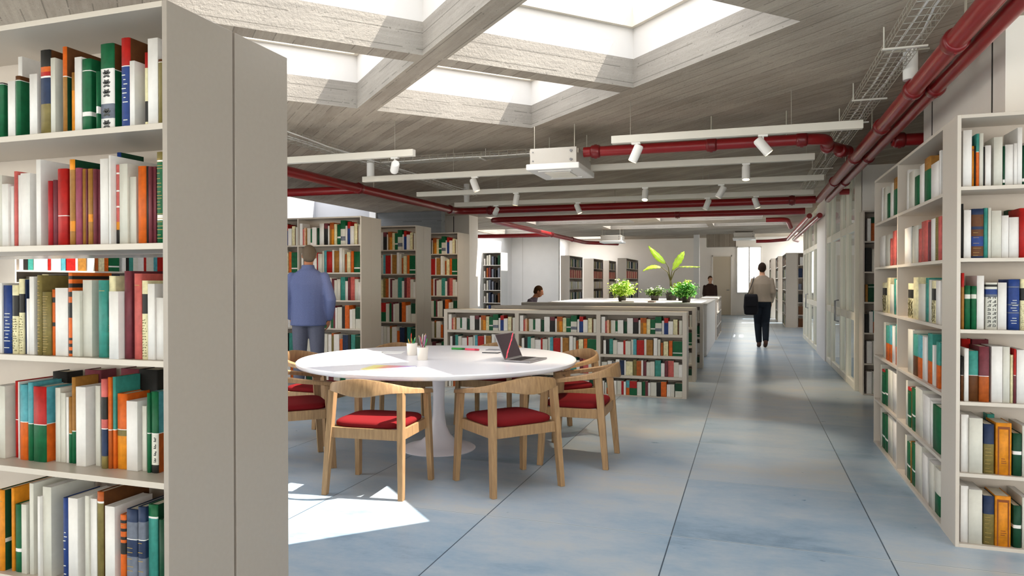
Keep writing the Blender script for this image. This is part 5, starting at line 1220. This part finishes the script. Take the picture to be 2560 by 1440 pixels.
def bush(name, label, x, y, r, h, n, cols, flowers=0, pot=.10, seed=1, lf=.05, spread=1.0):
    rg = random.Random(seed); root = thing(name, label, 'plant', (x, y, CT))
    bm = bmesh.new(); lathe(bm, [(.001, 0), (pot*.8, 0), (pot, .1), (pot*1.04, .105), (pot*.9, .1), (.001, .09)], 22); obj('pot', bm, POT, root, smooth=True)
    bm = bmesh.new(); stems = []
    for k in range(14):
        a = rg.uniform(0, 2*PI); q = r*math.sqrt(rg.random())*spread; e = V(q*math.cos(a), q*math.sin(a), .1+(h-.1)*rg.uniform(.45, 1)*(1-.35*q/r)); tube(bm, [(0, 0, .08), (e.x*.45, e.y*.45, .08+(e.z-.08)*.6), e], [.006, .004, .002], 5); stems.append(e)
    obj('stems', bm, STEMM, root, smooth='full'); bm = bmesh.new()
    for k in range(int(n*1.7)):
        e = rg.choice(stems); f = rg.uniform(.35, 1.05); c = V(e.x*f, e.y*f, .08+(e.z-.08)*f)+V(rg.gauss(0, .28*r), rg.gauss(0, .28*r), rg.gauss(0, .05*h)); c.z = max(c.z, .06)
        M = Matrix.Translation(c) @ Matrix.Rotation(rg.uniform(0, 2*PI), 4, 'Z') @ Matrix.Rotation(rg.uniform(-.9, .9), 4, 'X'); L = lf*rg.uniform(.7, 1.25)
        P = [(0, 0, 0), (.28*L, .35*L, .06*L), (.22*L, .75*L, .04*L), (0, L, -.1*L), (-.22*L, .75*L, .04*L), (-.28*L, .35*L, .06*L)]
        v = [bm.verts.new(M @ V(*p)) for p in P]; mi = rg.randrange(len(cols))
        for t3 in ((0, 1, 2, 3), (0, 3, 4, 5)): bm.faces.new([v[i] for i in t3]).material_index = mi
    obj('foliage', bm, [mat('leaf_'+c, c, .5, .3) for c in cols], root)
    if flowers:
        bm = bmesh.new()
        for k in range(flowers):
            e = rg.choice(stems); c = e+V(rg.gauss(0, .02), rg.gauss(0, .02), rg.uniform(.0, .04))
            for q in range(5): blob(bm, c+V(.014*math.cos(q*1.257), .014*math.sin(q*1.257), 0), .01, .01, .006, None, 6, 4)
        obj('blossoms', bm, mat('white_blossom', 'efeee6', .7), root)
    return root
bush('potted_bush', 'bright green bush in a dark pot, leftmost plant on the white counter', -2.36, 14.0, .2, .47, 620, ['b2d83a', 'c9e25e', '86b32c', 'dcec96'], 12, .085, 3, .06)
bush('potted_bush', 'yellow green bush standing just right of the big leafed plant stem', -1.30, 15.05, .16, .50, 460, ['b0d22e', '94b826', '74961e'], 0, .09, 5, .06)
bush('flowering_plant', 'low plant with white blossoms left of the big leafed plant stem', -1.86, 15.1, .19, .30, 360, ['54762a', '7f9f45', '35511d'], 34, .09, 8, .05)
bush('potted_bush', 'rich green bush at the right front corner of the counter, nearest the aisle', -1.12, 13.85, .22, .42, 760, ['52a838', '6cbf48', '3a8a2c', 'a2d870'], 14, .09, 9, .055, 1.25)
for i, (x, y, a, lb) in enumerate(((-2.2, 13.7, .1, 'grey folder lying on the white counter beside the left bush'), (-1.75, 13.75, -.1, 'small dark book lying in the middle of the white counter'))):
    o = obj('folder' if i == 0 else 'closed_book', B(-.12 if i == 0 else -.06, .12 if i == 0 else .06, -.09, .09, 0, .025), mat('folder_grey', 'a7a39c', .6) if i == 0 else mat('dark_cover', '5a4a40', .6), loc=(x, y, CT), bev=.002); o.rotation_euler = (0, 0, a); tag(o, lb, 'folder' if i == 0 else 'book')
